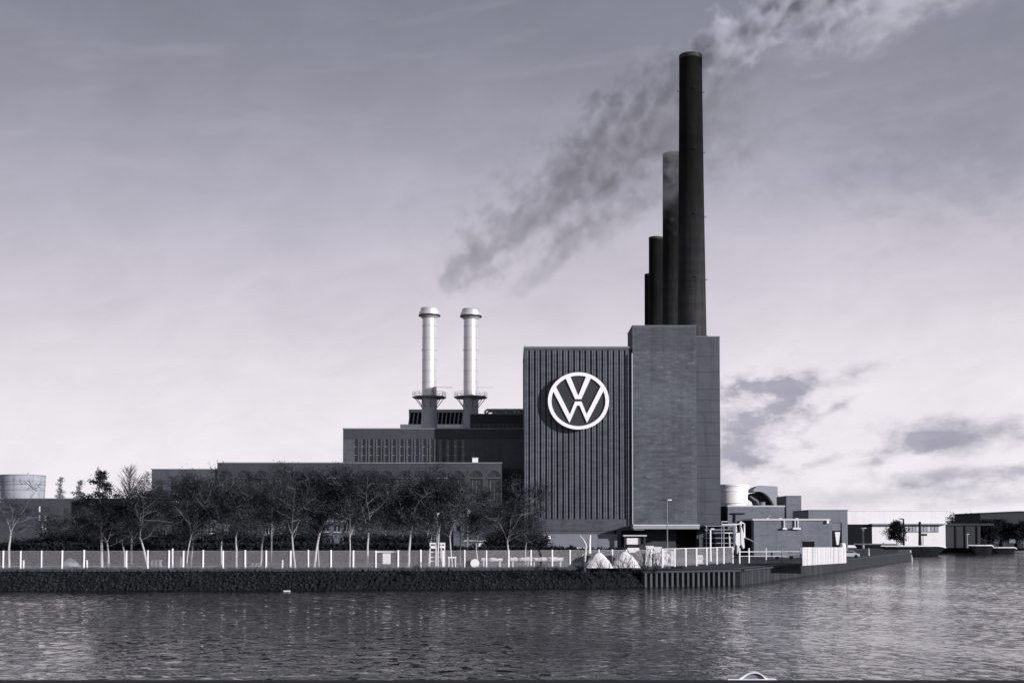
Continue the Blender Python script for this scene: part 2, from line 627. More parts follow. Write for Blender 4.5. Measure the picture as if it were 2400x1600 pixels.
nrs = np.random.RandomState(3)
waves = []
for i in range(60):
    L = 0.62 * (4.2 / 0.62) ** nrs.rand()
    th = R(75) + nrs.randn() * R(40)
    waves.append((2 * math.pi / L * math.cos(th), 2 * math.pi / L * math.sin(th), nrs.rand() * 6.28, 0.0010 * L))


def wave_h(x, y):
    z = np.zeros_like(x)
    for kx, ky, ph, a in waves:
        z += a * np.sin(kx * x + ky * y + ph)
    near = np.clip((260 - y) / 120, 0.15, 1) * np.clip((110 - np.abs(x)) / 30, 0, 1)
    g_ = 0.75 + 0.3 * np.sin(x * 0.045 + 1.3 * np.sin(y * 0.06)) * np.sin(y * 0.085 + 0.8 * np.sin(x * 0.05 + 1)) + 0.15 * np.sin(x * 0.21 + y * 0.13)
    return WATER + z * near * g_


xs = np.concatenate([np.array([-3000, -900, -400, -220, -140, -110]), np.arange(-72, 84, 0.24), np.array([110, 140, 180, 240, 320, 500, 900, 3000])])
ys = np.concatenate([np.array([-40, 20, 50]), np.concatenate([np.arange(58, 120, 0.2), np.arange(120, 200, 0.3)]), np.geomspace(201, 1400, 60)])
grid_mesh('water', xs, ys, wave_h, M['water'], 'structure')

# shoreline, from left to right (x, y)
shore = [(-900, 160), (-200, 160), (-62, 160.5), (-30, 162), (-5, 165), (10, 169), (19.5, 173.5), (32, 180), (113, 363), (150, 480), (210, 560), (330, 760), (700, 1100), (3000, 1500)]
# ground: one sheet reaching the horizon, cut along the shore
g = MB()
top = []
for i, (x, y) in enumerate(shore):
    off = 4.2 if y < 172 else (2.4 if i == 6 else 0.25)
    top.append((x, y + off, 0.0 if i < 6 else -0.35))
far = [(-9000, 9000, 0), (9000, 9000, 0), (9000, 1500, 0)]
g.add(top + [(9000, 1500, 0), (9000, 9000, 0), (-9000, 9000, 0), (-9000, 164, 0)], [tuple(range(len(top) + 4))])
gm = g.build('ground', M['ground'])
bmh = bmesh.new(); bmh.from_mesh(gm.data); bmesh.ops.triangulate(bmh, faces=bmh.faces[:], ngon_method='EAR_CLIP')
bmesh.ops.recalc_face_normals(bmh, faces=bmh.faces[:]); bmh.to_mesh(gm.data); bmh.free()
gm['kind'] = 'structure'
# grass strip along the fence
gs = MB()
gp = [(x, y + 4.6, 0.02) for x, y in shore[1:6]] + [(16, 176, 0.02)]
gq = [(x * 1.1, y + 34, 0.02) for x, y in shore[1:6]] + [(24, 205, 0.02)]
for i in range(len(gp) - 1):
    gs.add([gp[i], gp[i + 1], gq[i + 1], gq[i]], [(0, 1, 2, 3)])
gs.build('verge', M['grass'])['kind'] = 'structure'

# stone bank: uneven slope from the water up to the verge
nb = 520
bx = np.linspace(-140, 24, nb)
sx = np.array([s[0] for s in shore]); sy = np.array([s[1] for s in shore])
shy = np.interp(bx, sx, sy)
rows = 14
prs = np.random.RandomState(5)


def fbm1(x, seed, octs=5, base=0.15):
    r = np.random.RandomState(seed)
    o = np.zeros_like(x)
    for k in range(octs):
        for _ in range(3):
            o += np.sin(x * base * (2.1 ** k) * (0.7 + 0.6 * r.rand()) + r.rand() * 6.28) / (1.7 ** k) / 3
    return o


vs, fs = [], []
for j in range(rows):
    s = j / (rows - 1)
    prof = [(-1.2, -3.2), (0.0, -2.55), (0.8, -1.6), (1.6, -0.95), (2.5, -0.55), (4.7, -0.03)]
    ss = s * (len(prof) - 1); k = min(int(ss), len(prof) - 2); fr = ss - k
    oy = prof[k][0] * (1 - fr) + prof[k + 1][0] * fr
    oz = prof[k][1] * (1 - fr) + prof[k + 1][1] * fr
    amp = 0.38 * math.sin(math.pi * min(1, s * 1.05)) ** 0.7
    jit = prs.randn(nb) * 0.16 * (amp / 0.38) + fbm1(bx, 20, 3, 0.2) * amp * 0.5
    for i in range(nb):
        vs.append((bx[i], shy[i] + oy - abs(jit[i]) * 0.8, oz + jit[i] * (0.6 if j < rows - 1 else 0)))
for j in range(rows - 1):
    for i in range(nb - 1):
        a = j * nb + i
        fs.append((a, a + 1, a + nb + 1, a + nb))
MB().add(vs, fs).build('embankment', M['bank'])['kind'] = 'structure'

rk_ = random.Random(31)
mbr = MB()
for i in range(4200):
    x = rk_.uniform(-80, 21)
    f = 0.72 * rk_.random() ** 1.2
    y = float(np.interp(x, sx, sy)) + 0.1 + f * 3.6 - 0.15
    z = float(np.interp(f * 3.6, [0, 0.9, 1.9, 3.0, 4.7], [-2.55, -1.5, -0.75, -0.3, -0.03]))
    s_ = rk_.uniform(0.1, 0.34) * (1.2 - 0.5 * f)
    q_ = [(x + s_ * rk_.uniform(0.6, 1.3) * ax, y + s_ * rk_.uniform(0.6, 1.2) * ay, z + s_ * rk_.uniform(0.4, 1.0) * az_) for ax, ay, az_ in ((1, 0, 0), (0, 1, 0), (-1, 0, 0), (0, -1, 0), (0, 0, 1))]
    mbr.add(q_, [(0, 1, 4), (1, 2, 4), (2, 3, 4), (3, 0, 4)])
mbr.build('bank_rubble', mat('bank_rubble_stone', 0.022, 0.9, 0.6, 0.95, fine_s=2.0))['kind'] = 'stuff'

# near quay below the picture's lower edge
q = MB()
q.box(-120, 120, 40, 57.6, -3.2, -2.22)
q.box(-120, 120, 57.0, 57.7, -2.22, -2.16)
single(q, 'near_quay', M['groove'], 'dark concrete quay edge along the near side of the canal', 'quay', (0, 57.6, -3.2))


# ------------------------------------------------------------------ sheet pile quay
def sheet_pile(name):
    qw = thing(name, 'rusty sheet pile quay wall running from the front bank to the harbour mouth', 'quay wall', (19.5, 173.5, WATER))
    A, B_, E = Vector((17.5, 172.6, 0)), Vector((32, 180, 0)), Vector((113, 363, 0))
    cap = MB()
    ztop = -0.42

    def runcap(a, b, w, z0, z1, off=0):
        d = (b - a).normalized(); nrm = Vector((d.y, -d.x, 0))
        p = [a + nrm * (w + off), b + nrm * (w + off), b - nrm * 0.6, a - nrm * 0.6]
        cap.add([(v.x, v.y, z0) for v in p] + [(v.x, v.y, z1) for v in p], [(0, 3, 2, 1), (4, 5, 6, 7), (0, 1, 5, 4), (1, 2, 6, 5), (2, 3, 7, 6), (3, 0, 4, 7)])
    runcap(A, B_, 0.32, ztop - 0.28, ztop)
    runcap(B_ + Vector((0.3, -0.2, 0)), E, 0.30, ztop - 0.22, ztop + 0.02)
    cap.build('capping_beam', M['quay'], qw)
    back = MB()
    for a, b in ((A, B_), (B_, E)):
        d = (b - a).normalized(); nrm = Vector((d.y, -d.x, 0))
        p = [a - nrm * 0.05, b - nrm * 0.05, b - nrm * 0.5, a - nrm * 0.5]
        back.add([(v.x, v.y, -3.4) for v in p] + [(v.x, v.y, ztop - 0.3) for v in p], [(0, 3, 2, 1), (4, 5, 6, 7), (0, 1, 5, 4), (1, 2, 6, 5), (2, 3, 7, 6), (3, 0, 4, 7)])
    back.build('sheet_wall', M['black'], qw)
    rest = MB()

    def pile(a, d, w, depth, zt, mb, m_):
        nrm = Vector((d.y, -d.x, 0))
        h = w / 2
        pr = [(-h, -0.04), (-h * 0.62, depth), (h * 0.62, depth), (h, -0.04)]
        pp = [a + d * u + nrm * v for u, v in pr]
        vs = [(v.x, v.y, -3.4) for v in pp] + [(v.x, v.y, zt) for v in pp]
        mb.add(vs, [(0, 1, 5, 4), (1, 2, 6, 5), (2, 3, 7, 6), (4, 5, 6, 7)])
        if m_: mb.build('pile', m_, qw)
    d = (B_ - A).normalized(); L = (B_ - A).length
    n = int(L / 0.86)
    for i in range(n):
        pile(A + d * (0.4 + i * 0.86), d, 0.52, 0.34, ztop - 0.29 - rng.random() * 0.05, MB(), M['pile_pale'] if rng.random() < 0.7 else M['pile'])
    d = (E - B_).normalized(); L = (E - B_).length
    for i in range(int(L / 0.98)):
        p = B_ + d * (0.5 + i * 0.98)
        if p.y < 245:
            pile(p, d, 0.62, 0.26, ztop - 0.23, MB(), M['pile'] if rng.random() < 0.75 else M['pile_pale'])
        else:
            pile(p, d, 0.62, 0.26, ztop - 0.23, rest, None)
    rr = rest.build('far_piles', M['pile'], qw)
    rr['kind'] = 'stuff'
    # apron behind the capping beam
    ap = MB()
    ap.add([(A.x - 2, A.y + 2.0, -0.3), (B_.x - 0.3, B_.y + 0.3, -0.39), (E.x - 0.5, E.y, -0.39), (E.x + 30, E.y + 110, -0.36), (E.x - 40, E.y - 30, 0.03), (B_.x + 2, B_.y + 36, 0.03), (A.x - 2, A.y + 10, 0.03)],
           [(0, 1, 2, 3, 4, 5, 6)])
    ao = ap.build('quay_apron', M['quay'])
    bmh = bmesh.new(); bmh.from_mesh(ao.data); bmesh.ops.triangulate(bmh, faces=bmh.faces[:]); bmesh.ops.recalc_face_normals(bmh, faces=bmh.faces[:]); bmh.to_mesh(ao.data); bmh.free()
    ao['kind'] = 'structure'


sheet_pile('quay_wall')

# ------------------------------------------------------------------ boiler house (the tall tower with the sign)
D0 = 300.0
bh = thing('boiler_house', 'tall brick boiler house with ribbed front carrying the big round sign', 'building', P(1440, 1298, D0))
ztop_f = Z(813, D0)
xl, xr = X(1228, D0), X(1486, D0)
b_ = MB()
b_.box(xl, xr, D0 + 0.55, D0 + 26, Z(1243, D0), ztop_f - 0.3)
b_.build('wall', M['brick'], bh)
MB().box(xl - 0.05, xr, D0 - 0.15, D0 + 26.1, ztop_f - 0.3, ztop_f + 0.12).build('coping', M['coping'], bh)
MB().box(xl, xr, D0 + 0.02, D0 + 0.55, Z(1243, D0), Z(1216, D0)).build('base_band', M['brick'], bh)
# ribs
n_r = 19
px0, px1 = 1228.5, 1480.0
per = (px1 - px0) / n_r
for i in range(n_r):
    a = px0 + i * per
    r_ = MB()
    x0, x1 = X(a, D0), X(a + per * 0.74, D0)
    zb, zt = Z(1216, D0) + 0.003, ztop_f - 0.75
    r_.box(x0, x1, D0 + 0.12, D0 + 0.55, zb, zt)
    xm = (x0 + x1) / 2
    r_.box(x0 + 0.1, xm - 0.07, D0, D0 + 0.12, zb, zt - 0.05)
    r_.box(xm + 0.07, x1 - 0.1, D0, D0 + 0.12, zb, zt - 0.05)
    r_.build('rib', M['brick_rib'], bh)
MB().box(xl, xr, D0 + 0.0, D0 + 0.55, ztop_f - 0.75, ztop_f - 0.3).build('top_band', M['brick'], bh)
# plain brick block
D1 = D0 - 0.6
xb0, xb1 = X(1484, D1), X(1634, D1)
MB().box(xb0, xb1, D1, D0 + 12, Z(1240, D1), Z(764, D1)).build('brick_block', M['brick_block'], bh)
MB().box(xb0 - 0.08, xb1 + 0.08, D1 - 0.1, D0 + 12.1, Z(764, D1), Z(762, D1)).build('block_coping', M['coping'], bh)
# darker repair patch of brick at the block's head
MB().box(xb0 + 0.3, xb1 - 0.3, D1 - 0.02, D1 + 0.05, Z(822, D1), Z(768, D1)).build('head_brickwork', M['brick'], bh)
# pale downpipe between ribs and block
MB().tube([(X(1485, D1) - 0.25, D1 - 0.2, Z(1228, D1)), (X(1485, D1) - 0.25, D1 - 0.2, Z(828, D1))], 0.14, 6).build('downpipe', M['galv'], bh)
# panelled stair tower
xs0, xs1 = xb1, X(1688, D0, 1000)
joints = [790, 835, 872, 912, 938, 966, 990, 1016, 1043, 1068, 1093, 1120, 1147, 1175, 1205, 1232, 1262]
MB().box(xs0, xs1, D0 + 0.35, D0 + 22, Z(1290, D0), Z(789, D0)).build('stair_core', M['groove'], bh)
for a, c in zip(joints[:-1], joints[1:]):
    MB().box(xs0 + 0.02, xs1, D0 + 0.1 + rng.random() * 0.05, D0 + 0.35, Z(c, D0) + 0.06, Z(a, D0)).build('panel', M['panel'], bh)
MB().box(xs0 + 0.02, xs1 + 0.08, D0 + 0.0, D0 + 22.1, Z(790, D0) + 0.01, Z(787.5, D0)).build('stair_coping', M['coping'], bh)
MB().tube([(X(1665, D0), D0 + 3, Z(787, D0)), (X(1665, D0), D0 + 3, Z(781, D0))], 0.15).build('roof_vent', M['coping'], bh)
MB().box(X(1323, D0), X(1327, D0), D0 + 3, D0 + 3.6, ztop_f, Z(808, D0)).build('roof_vent', M['coping'], bh)
MB().tube([(xl + 0.3, D0 + 0.5, ztop_f), (xl + 0.3, D0 + 0.5, ztop_f + 0.7)], 0.05).build('mast', M['coping'], bh)
# ground storey, set back below
Dg = D0 + 0.3
g1 = MB().box(xl, X(1440, Dg), Dg, Dg + 6, -0.2, Z(1244, Dg))
g1.build('plinth', M['panel'], bh)
MB().box(xl, X(1446, Dg), Dg - 0.9, Dg, -0.2, Z(1251, Dg)).build('plinth_base', M['corr'], bh)
MB().box(X(1440, Dg), xs0 - 0.0, Dg + 3.0, Dg + 9, -0.2, Z(1241, Dg)).build('loading_bay_wall', M['brick_rear'], bh)
# columns of the loading bay
for px in (1445, 1638):
    MB().box(X(px, Dg), X(px + 11, Dg), Dg - 0.3, Dg + 2.9, -0.2, Z(1243, Dg)).build('column', M['panel'], bh)
# dark openings in the bay
MB().pbox(1586, 1634, 1243, 1290, Dg + 2.9, 0.3).build('bay_opening', M['black'], bh)
MB().pbox(1650, 1690, 1243, 1290, D0 - 0.1, 0.3).build('bay_opening', M['black'], bh)
MB().pbox(1676, 1688, 1247, 1290, D0 - 0.2, 0.09).build('bay_door', M['panel'], bh)
# canopy
Dc = D0 - 6
cp = MB().box(X(1484, Dc), X(1640, Dc), Dc, D0 - 0.7, Z(1239, Dc), Z(1229, Dc))
cp.build('canopy', M['grey_metal'], bh)
MB().box(X(1484, Dc), X(1640, Dc), Dc - 0.15, Dc, Z(1232, Dc), Z(1228.5, Dc)).build('canopy_edge', M['white_edge'], bh)
MB().box(X(1640, Dc), X(1714, Dc), Dc + 1, D0 - 0.7, Z(1233, Dc), Z(1228.6, Dc)).build('canopy', M['dark_metal'], bh)

# truck in the bay and awning
tk = thing('delivery_truck', 'white box truck standing under the awning of the loading bay', 'truck', P(1486, 1298, D0 - 2))
MB().pbox(1469, 1501, 1260, 1275, D0 - 2, 5).build('box_body', M['white'], tk)
MB().pbox(1470, 1500, 1283, 1294, D0 - 2.2, 2).build('cab', M['white'], tk)
MB().pbox(1471, 1485, 1276, 1283, D0 - 1.9, 1).build('windscreen', M['glass'], tk)
MB().pbox(1486, 1499, 1276, 1283, D0 - 1.9, 1).build('windscreen', M['glass'], tk)
for px in (1472, 1496):
    c_ = P(px, 1295, D0 - 2.3)
    MB().tube([(c_.x - 0.2, c_.y, 0.42), (c_.x + 0.2, c_.y, 0.42)], 0.42, 12).build('wheel', M['black'], tk)
aw = thing('awning', 'pale flat awning on dark posts over the white box truck', 'awning', P(1488, 1298, D0 - 3))
MB().pbox(1461, 1516, 1253, 1256, D0 - 3, 4).build('roof', M['white_edge'], aw)
for px in (1463, 1509):
    MB().pbox(px, px + 5, 1256, 1300, D0 - 2.9, 0.5).build('post', M['dark_metal'], aw)

# ------------------------------------------------------------------ round sign
Ds = D0 - 1.55
def sg(x, y):            # sign drawing coordinates -> world x,z at the sign's face
    px = 1200 + x / 3.41
    py = 780 + y / 3.41
    p = P(px, py, Ds)
    return (p.x, p.z)
sign = thing('round_sign', 'huge round emblem sign with white V over W in a white ring', 'sign', P(1355.7, 939, Ds))
cx_, cz_ = sg(531, 543)
rx_ = sg(775, 543)[0] - cx_
rz_ = sg(531, 315)[1] - cz_
ell = lambda k, n=96: [(cx_ + rx_ * k * math.cos(2 * math.pi * i / n), cz_ + rz_ * k * math.sin(2 * math.pi * i / n)) for i in range(n)]
MB().prism(ell(0.985), Ds + 0.12, D0 + 0.0).build('disc', M['sign_dark'], sign)
rg = MB()
o_, i_ = ell(1.0), ell(0.882)
n = len(o_)
vs = [(p[0], Ds - 0.25, p[1]) for p in o_] + [(p[0], Ds - 0.25, p[1]) for p in i_] + [(p[0], Ds + 0.35, p[1]) for p in o_] + [(p[0], Ds + 0.35, p[1]) for p in i_]
fs = []
for k in range(n):
    k2 = (k + 1) % n
    fs += [(k, k2, n + k2, n + k), (2 * n + k, 3 * n + k, 3 * n + k2, 2 * n + k2), (k, 2 * n + k, 2 * n + k2, k2), (n + k, n + k2, 3 * n + k2, 3 * n + k)]
rg.add(vs, fs).build('ring', M['sign_white'], sign)
mir = lambda p: (1058 - p[0], p[1])
Vl = [(424, 352), (462, 338), (524, 492)]
Vp = [(424, 352), (462, 338), (525, 494), (533, 494), mir((462, 338)), mir((424, 352)), mir((504, 529)), (504, 529)]
Wl = [(322, 452), (345, 418), (462, 650), (503, 548)]
Wp = Wl + [mir(p) for p in Wl[::-1]] + [mir((459, 718)), mir((519, 580)), (519, 580), (459, 718)]
for nm, poly in (('letter', Vp), ('letter', Wp)):
    MB().prism([sg(*p) for p in poly], Ds - 0.22, Ds + 0.12).build(nm, M['sign_white'], sign)

# ------------------------------------------------------------------ four chimneys in a row
chim = [(1624, 121, 27.0, 38, 318, 'tallest looking black smokestack, nearest of the row, smoking at its mouth'),
        (1578.5, 355, 21.5, 27, 399, 'second smokestack of the row, pale upper half veiled by drifting smoke'),
        (1539.5, 553, 16.2, 19, 514, 'third smokestack of the row, dark and half hidden by its neighbour'),
        (1526.5, 640, 13.6, 15, 588, 'rearmost and lowest looking smokestack, only a sliver of it showing')]
for k, (pc, pt, rt, rb, D, lab) in enumerate(chim):
    s = D / F
    x = X(pc, D); zt = Z(pt, D - rt * s)
    ch = thing('chimney', lab, 'chimney', (x, D, 0), 'row of four brick smokestacks')
    R0, R1 = rb * s * 1.12, rt * s
    prof = []
    for i in range(25):
        f = i / 24
        prof.append((R1 + (R0 - R1) * (1 - f) ** 1.35, zt * f))
    prof += [(R1 * 0.86, zt + 0.02), (R1 * 0.84, zt - 4)]
    MB().lathe(x, D, prof, 56, cap=False).build('shaft', M['chimney'], ch, True)
    MB().lathe(x, D, [(R1 * 0.9, zt + 0.03), (R1 * 1.012, zt + 0.03), (R1 * 1.02, zt - 0.9), (R1 * 1.0, zt - 1.0)], 56, False).build('rim', M['dark_metal'], ch, True)
    if k == 0:
        for py in (216, 358, 508, 655):
            zz = Z(py, D); f = zz / zt; rr = R1 + (R0 - R1) * (1 - f) ** 1.35
            for a in (0, 90, 180, 270):
                ca, sa = math.cos(R(a + 8)), math.sin(R(a + 8))
                MB().tube([(x + ca * (rr - 0.1), D + sa * (rr - 0.1), zz), (x + ca * (rr + 0.55), D + sa * (rr + 0.55), zz), (x + ca * (rr + 0.55), D + sa * (rr + 0.55), zz + 0.4)], 0.09, 5).build('warning_lamp', M['dark_metal'], ch)
            pass

# ------------------------------------------------------------------ turbine hall behind, left
D2 = 315.5
th = thing('turbine_hall', 'long flat roofed brick hall with a row of tall slot windows', 'building', P(1010, 1298, D2))
zt = Z(1003, D2)
xA, xB = X(803, D2), X(1236, D2)
MB().box(xA, xB, D2 + 0.7, D2 + 30, -0.2, zt - 0.3).build('core', M['groove'], th)
MB().box(xA - 0.1, xB, D2 - 0.15, D2 + 30.1, zt - 0.3, zt).build('coping', M['coping'], th)
wz0, wz1 = Z(1098, D2), Z(1029, D2)
MB().box(xA, xB, D2, D2 + 0.7, wz1, zt - 0.3).build('wall', M['brick_rear'], th)
MB().box(xA, xB, D2, D2 + 0.7, -0.2, wz0).build('wall', M['brick_rear'], th)
centers = [834 + 17.9 * i for i in range(15)]
edge = 803
pierx = []
for c in centers:
    pierx.append((edge, c - 3.6)); edge = c + 3.6
pierx.append((edge, 1228))
for a, c in pierx:
    mb = MB().box(X(a, D2), X(c, D2), D2, D2 + 0.7, wz0, wz1)
    if 8 < c - a < 14:
        mb.box(X(a + 0.8, D2), X(a + 4.0, D2), D2 - 0.2, D2, wz0, wz1)
        mb.box(X(c - 4.0, D2), X(c - 0.8, D2), D2 - 0.2, D2, wz0, wz1)
    mb.build('pier', M['brick_pier'], th)
for c in centers:
    w_ = MB().box(X(c - 3.6, D2), X(c + 3.6, D2), D2 + 0.4, D2 + 0.5, wz0, wz1)
    wo_ = w_.build('window', M['glass'], th)
    fr = MB()
    for py in (1046, 1066):
        fr.box(X(c - 3.6, D2), X(c + 3.6, D2), D2 + 0.3, D2 + 0.4, Z(py + 0.8, D2), Z(py - 0.5, D2))
    fr.build('transom', M['white_edge'] if rng.random() < 0.35 else M['corr'], wo_)

# roof structures
Dr = D2 + 33
vh = thing('louvre_housing', 'pale roof housing with slanted dark louvres behind the left white stack', 'roof housing', P(1015, 1003, Dr))
MB().pbox(938, 1098, 994, 1010, Dr, 12).build('base', M['white'], vh)
MB().box(X(957, Dr), X(1085, Dr), Dr + 0.9, Dr + 10, Z(993, Dr), Z(966, Dr)).build('core', M['black'], vh)
MB().pbox(958, 1086, 959, 966, Dr - 0.3, 11).build('cap', M['grey_metal'], vh)
for i in range(14):
    a = 956 + i * 9.6
    MB().prism([(X(a, Dr), Z(994, Dr)), (X(a + 2.2, Dr), Z(994, Dr)), (X(a + 5.6, Dr), Z(966, Dr)), (X(a + 3.4, Dr), Z(966, Dr))], Dr, Dr + 0.9).build('louvre', M['grey_metal'], vh)
ph = thing('dark_penthouse', 'low black clad penthouse on the hall roof beside the tower', 'roof housing', P(1170, 1003, D2 + 10))
MB().pbox(1102, 1226, 971, 1004, D2 + 10, 12).build('cladding', M['dark_metal'], ph)
MB().pbox(1101, 1226, 969, 971, D2 + 9.9, 12.2).build('coping', M['coping'], ph)
rl = MB()
Dl = D2 + 1.0
for i in range(14):
    px = 1080 + i * 11
    rl.tube([(X(px, Dl), Dl, zt), (X(px, Dl), Dl, zt + 1.0)], 0.05, 4)
for k in (0.5, 1.0):
    rl.tube([(X(1080, Dl), Dl, zt + k), (X(1226, Dl), Dl, zt + k)], 0.05, 4)
single(rl, 'roof_railing', M['coping'], 'thin handrail along the hall roof edge below the black penthouse', 'railing', (X(1150, Dl), Dl, zt))
pp = thing('pipework', 'bundle of grey pipes lying on the black penthouse roof', 'pipes', P(1180, 969, D2 + 14))
Dp = D2 + 14
for k, (py, px) in enumerate(((960, 1137), (963, 1142), (966, 1152))):
    z_ = Z(py, Dp) + 0.0
    MB().tube([(X(px, Dp), Dp + k, Z(970, Dp)), (X(px, Dp), Dp + k, z_ - 0.4), (X(px + 4, Dp), Dp + k, z_), (X(1226, Dp), Dp + k, z_)], 0.28, 8).build('pipe', M['grey_metal'], pp, True)
for px in (1160, 1185, 1205, 1215):
    MB().pbox(px, px + 2, 957, 970, Dp - 0.5, 0.3).build('pipe_bracket', M['grey_metal'], pp)

# white stacks
def stack(px, ptop, D, lab):
    x = X(px, D); s = D / F
    st = thing('white_stack', lab, 'chimney', (x, D, zt), 'pair of white steel stacks')
    r = 17.2 * s
    zf = lambda py: Z(py, D - r)
    MB().lathe(x, D, [(r * 1.05, zt - 0.3), (r * 1.05, zf(952)), (r * 1.08, zf(951)), (r * 1.08, zf(949)), (r * 1.05, zf(948)), (r * 1.05, zf(925))], 48).build('lower_shell', M['galv'], st, True)
    MB().lathe(x, D, [(r, zf(926)), (r * 0.985, zf(819.5)), (r * 1.06, zf(819)), (r * 1.06, zf(816.5)), (r * 0.985, zf(816)), (r * 0.96, zf(738))], 48).build('shell', M['stack'], st, True)
    t0 = ptop - 719
    for py in (762, 790, 842, 868, 894):
        MB().lathe(x, D, [(r * 0.97, zf(py + 0.5)), (r * 1.004 + 0.02, zf(py + 0.4)), (r * 1.004 + 0.02, zf(py - 0.4)), (r * 0.97, zf(py - 0.5))], 48, False).build('seam', M['galv'], st, True)
    MB().lathe(x, D, [(r * 0.97, zf(744 + t0)), (r * 1.05, zf(743 + t0)), (r * 1.3, zf(738 + t0)), (r * 1.42, zf(737 + t0)), (r * 1.42, zf(728 + t0)), (r * 1.25, zf(727 + t0)), (r * 1.22, zf(721 + t0)), (r * 1.12, zf(719 + t0)), (r * 0.85, zf(718.6 + t0)), (r * 0.8, zf(730 + t0))], 48, False).build('cap', M['stack'], st, True)
    MB().lathe(x, D, [(r * 1.44, zf(738.2 + t0)), (r * 1.5, zf(738 + t0)), (r * 1.5, zf(735.5 + t0)), (r * 1.44, zf(735 + t0))], 48, False).build('cap_rim', M['dark_metal'], st)
    R_ = 40 * s
    hexa = lambda rr, z: [(x + rr * math.cos(R(a + 12)), D + rr * math.sin(R(a + 12)), z) for a in range(0, 360, 45)]
    pl = MB()
    z0, z1 = zf(931), zf(927.5)
    vs = hexa(R_, z0) + hexa(R_, z1)
    pl.add(vs, [tuple(range(7, -1, -1)), tuple(range(8, 16))] + [(k, (k + 1) % 8, 8 + (k + 1) % 8, 8 + k) for k in range(8)])
    pl.build('platform', M['corr'], st)
    rr = MB()
    h = hexa(R_ * 0.98, z1)
    for k in range(8):
        a, c = Vector(h[k]), Vector(h[(k + 1) % 8])
        rr.tube([a, a + Vector((0, 0, 1.15))], 0.06, 4)
        mid = (a + c) / 2
        rr.tube([mid, mid + Vector((0, 0, 1.15))], 0.04, 4)
        for q in (0.6, 1.15):
            rr.tube([a + Vector((0, 0, q)), c + Vector((0, 0, q))], 0.04, 4)
    rr.build('railing', M['grey_metal'], st)
    h = hexa(R_ * 0.86, z0)
    for k in range(8):
        a = Vector(h[k]); dirv = Vector((a.x - x, a.y - D, 0)).normalized()
        MB().tube([a, (x + dirv.x * r * 1.03, D + dirv.y * r * 1.03, zf(953))], 0.1, 5).build('strut', M['corr'], st)
    MB().tube([(x + r, D - 1, zf(906)), (x + r + 4.2, D - 1, zf(907))], 0.06, 4).build('davit', M['grey_metal'], st)
    # ladder up the side
    ld = MB()
    for o in (-0.25, 0.25):
        ld.tube([(x + r * 0.74 + o * 0.7, D - r * 0.75 - 0.25 + o * 0.7, zf(926)), (x + r * 0.70 + o * 0.7, D - r * 0.73 - 0.25 + o * 0.7, zf(742))], 0.05, 4)
    ld.build('ladder', M['grey_metal'], st)
    return st


stack(1005.5, 719, 326, 'left one of the two white steel stacks on the turbine hall')
stack(1103, 721, 344, 'right one of the two white steel stacks, nearer the ribbed tower')

# ------------------------------------------------------------------ engine hall in front (lower, arched windows)
D3 = 302.0
eh = thing('engine_hall', 'low brick hall with tall arched windows behind the tree row', 'building', P(760, 1298, D3))


def arch_wall(mb, x0, x1, y0, y1, z0, z1, arches, zs, zb):
    """front wall with arched openings: spandrels and piers as one mesh; arches: list of (xc, half width)"""
    xe = x0
    for xc, hw in arches:
        mb.box(xe, xc - hw, y0, y1, z0, z1)
        mb.box(xc - hw, xc + hw, y0, y1, z0, zb)
        n = 10
        pts = [(xc - hw * math.cos(math.pi * i / n), zs + hw * math.sin(math.pi * i / n)) for i in range(n + 1)]
        for (a, za), (c, zc) in zip(pts[:-1], pts[1:]):
            mb.add([(a, y0, za), (c, y0, zc), (c, y0, z1), (a, y0, z1), (a, y1, za), (c, y1, zc), (c, y1, z1), (a, y1, z1)],
                   [(0, 1, 2, 3), (4, 7, 6, 5), (0, 4, 5, 1), (3, 2, 6, 7)])
        xe = xc + hw
    mb.box(xe, x1, y0, y1, z0, z1)


zt3 = Z(1083, D3)
arx = [(X(px, D3), 1.55) for px in range(528, 1160, 42)]
w_ = MB()
arch_wall(w_, X(508, D3), X(1176, D3), D3, D3 + 0.9, 3.0, zt3 - 0.3, arx, Z(1118, D3), Z(1172, D3))
w_.box(X(508, D3), X(1176, D3), D3, D3 + 0.9, -0.2, 2.99)
w_.build('wall', M['brick_rear'], eh)
MB().box(X(508, D3), X(1176, D3), D3 + 0.9, D3 + 10.8, -0.2, zt3 - 0.3).build('core', M['groove'], eh)
MB().box(X(507.5, D3), X(1177, D3), D3 - 0.15, D3 + 10.8, zt3 - 0.3, zt3).build('coping', M['coping'], eh)
for xc, hw in arx:
    wi = MB().box(xc - hw, xc + hw, D3 + 0.6, D3 + 0.7, Z(1172, D3), Z(1118, D3) + hw - 0.02).build('window', M['glass'], eh)
    MB().box(xc - hw - 0.1, xc + hw + 0.1, D3 - 0.2, D3 + 0.5, Z(1121, D3), Z(1118.4, D3)).build('transom', M['white_edge'] if rng.random() < 0.12 else M['brick'], wi)
    mu = MB()
    for k in (-0.5, 0, 0.5):
        mu.box(xc + k * hw * 1.1 - 0.05, xc + k * hw * 1.1 + 0.05, D3 + 0.5, D3 + 0.6, Z(1172, D3), Z(1118, D3))
    mu.build('mullion', M['corr'], wi)
lw = thing('side_wing', 'lower brick wing stepping down at the left end of the arched hall', 'building', P(430, 1298, D3))
MB().box(X(353, D3), X(508, D3) - 0.02, D3 + 0.5, D3 + 10, -0.2, Z(1100, D3)).build('wall', M['brick'], lw)
MB().box(X(352, D3), X(508, D3) - 0.02, D3 + 0.35, D3 + 10.1, Z(1100, D3), Z(1098, D3)).build('coping', M['coping'], lw)
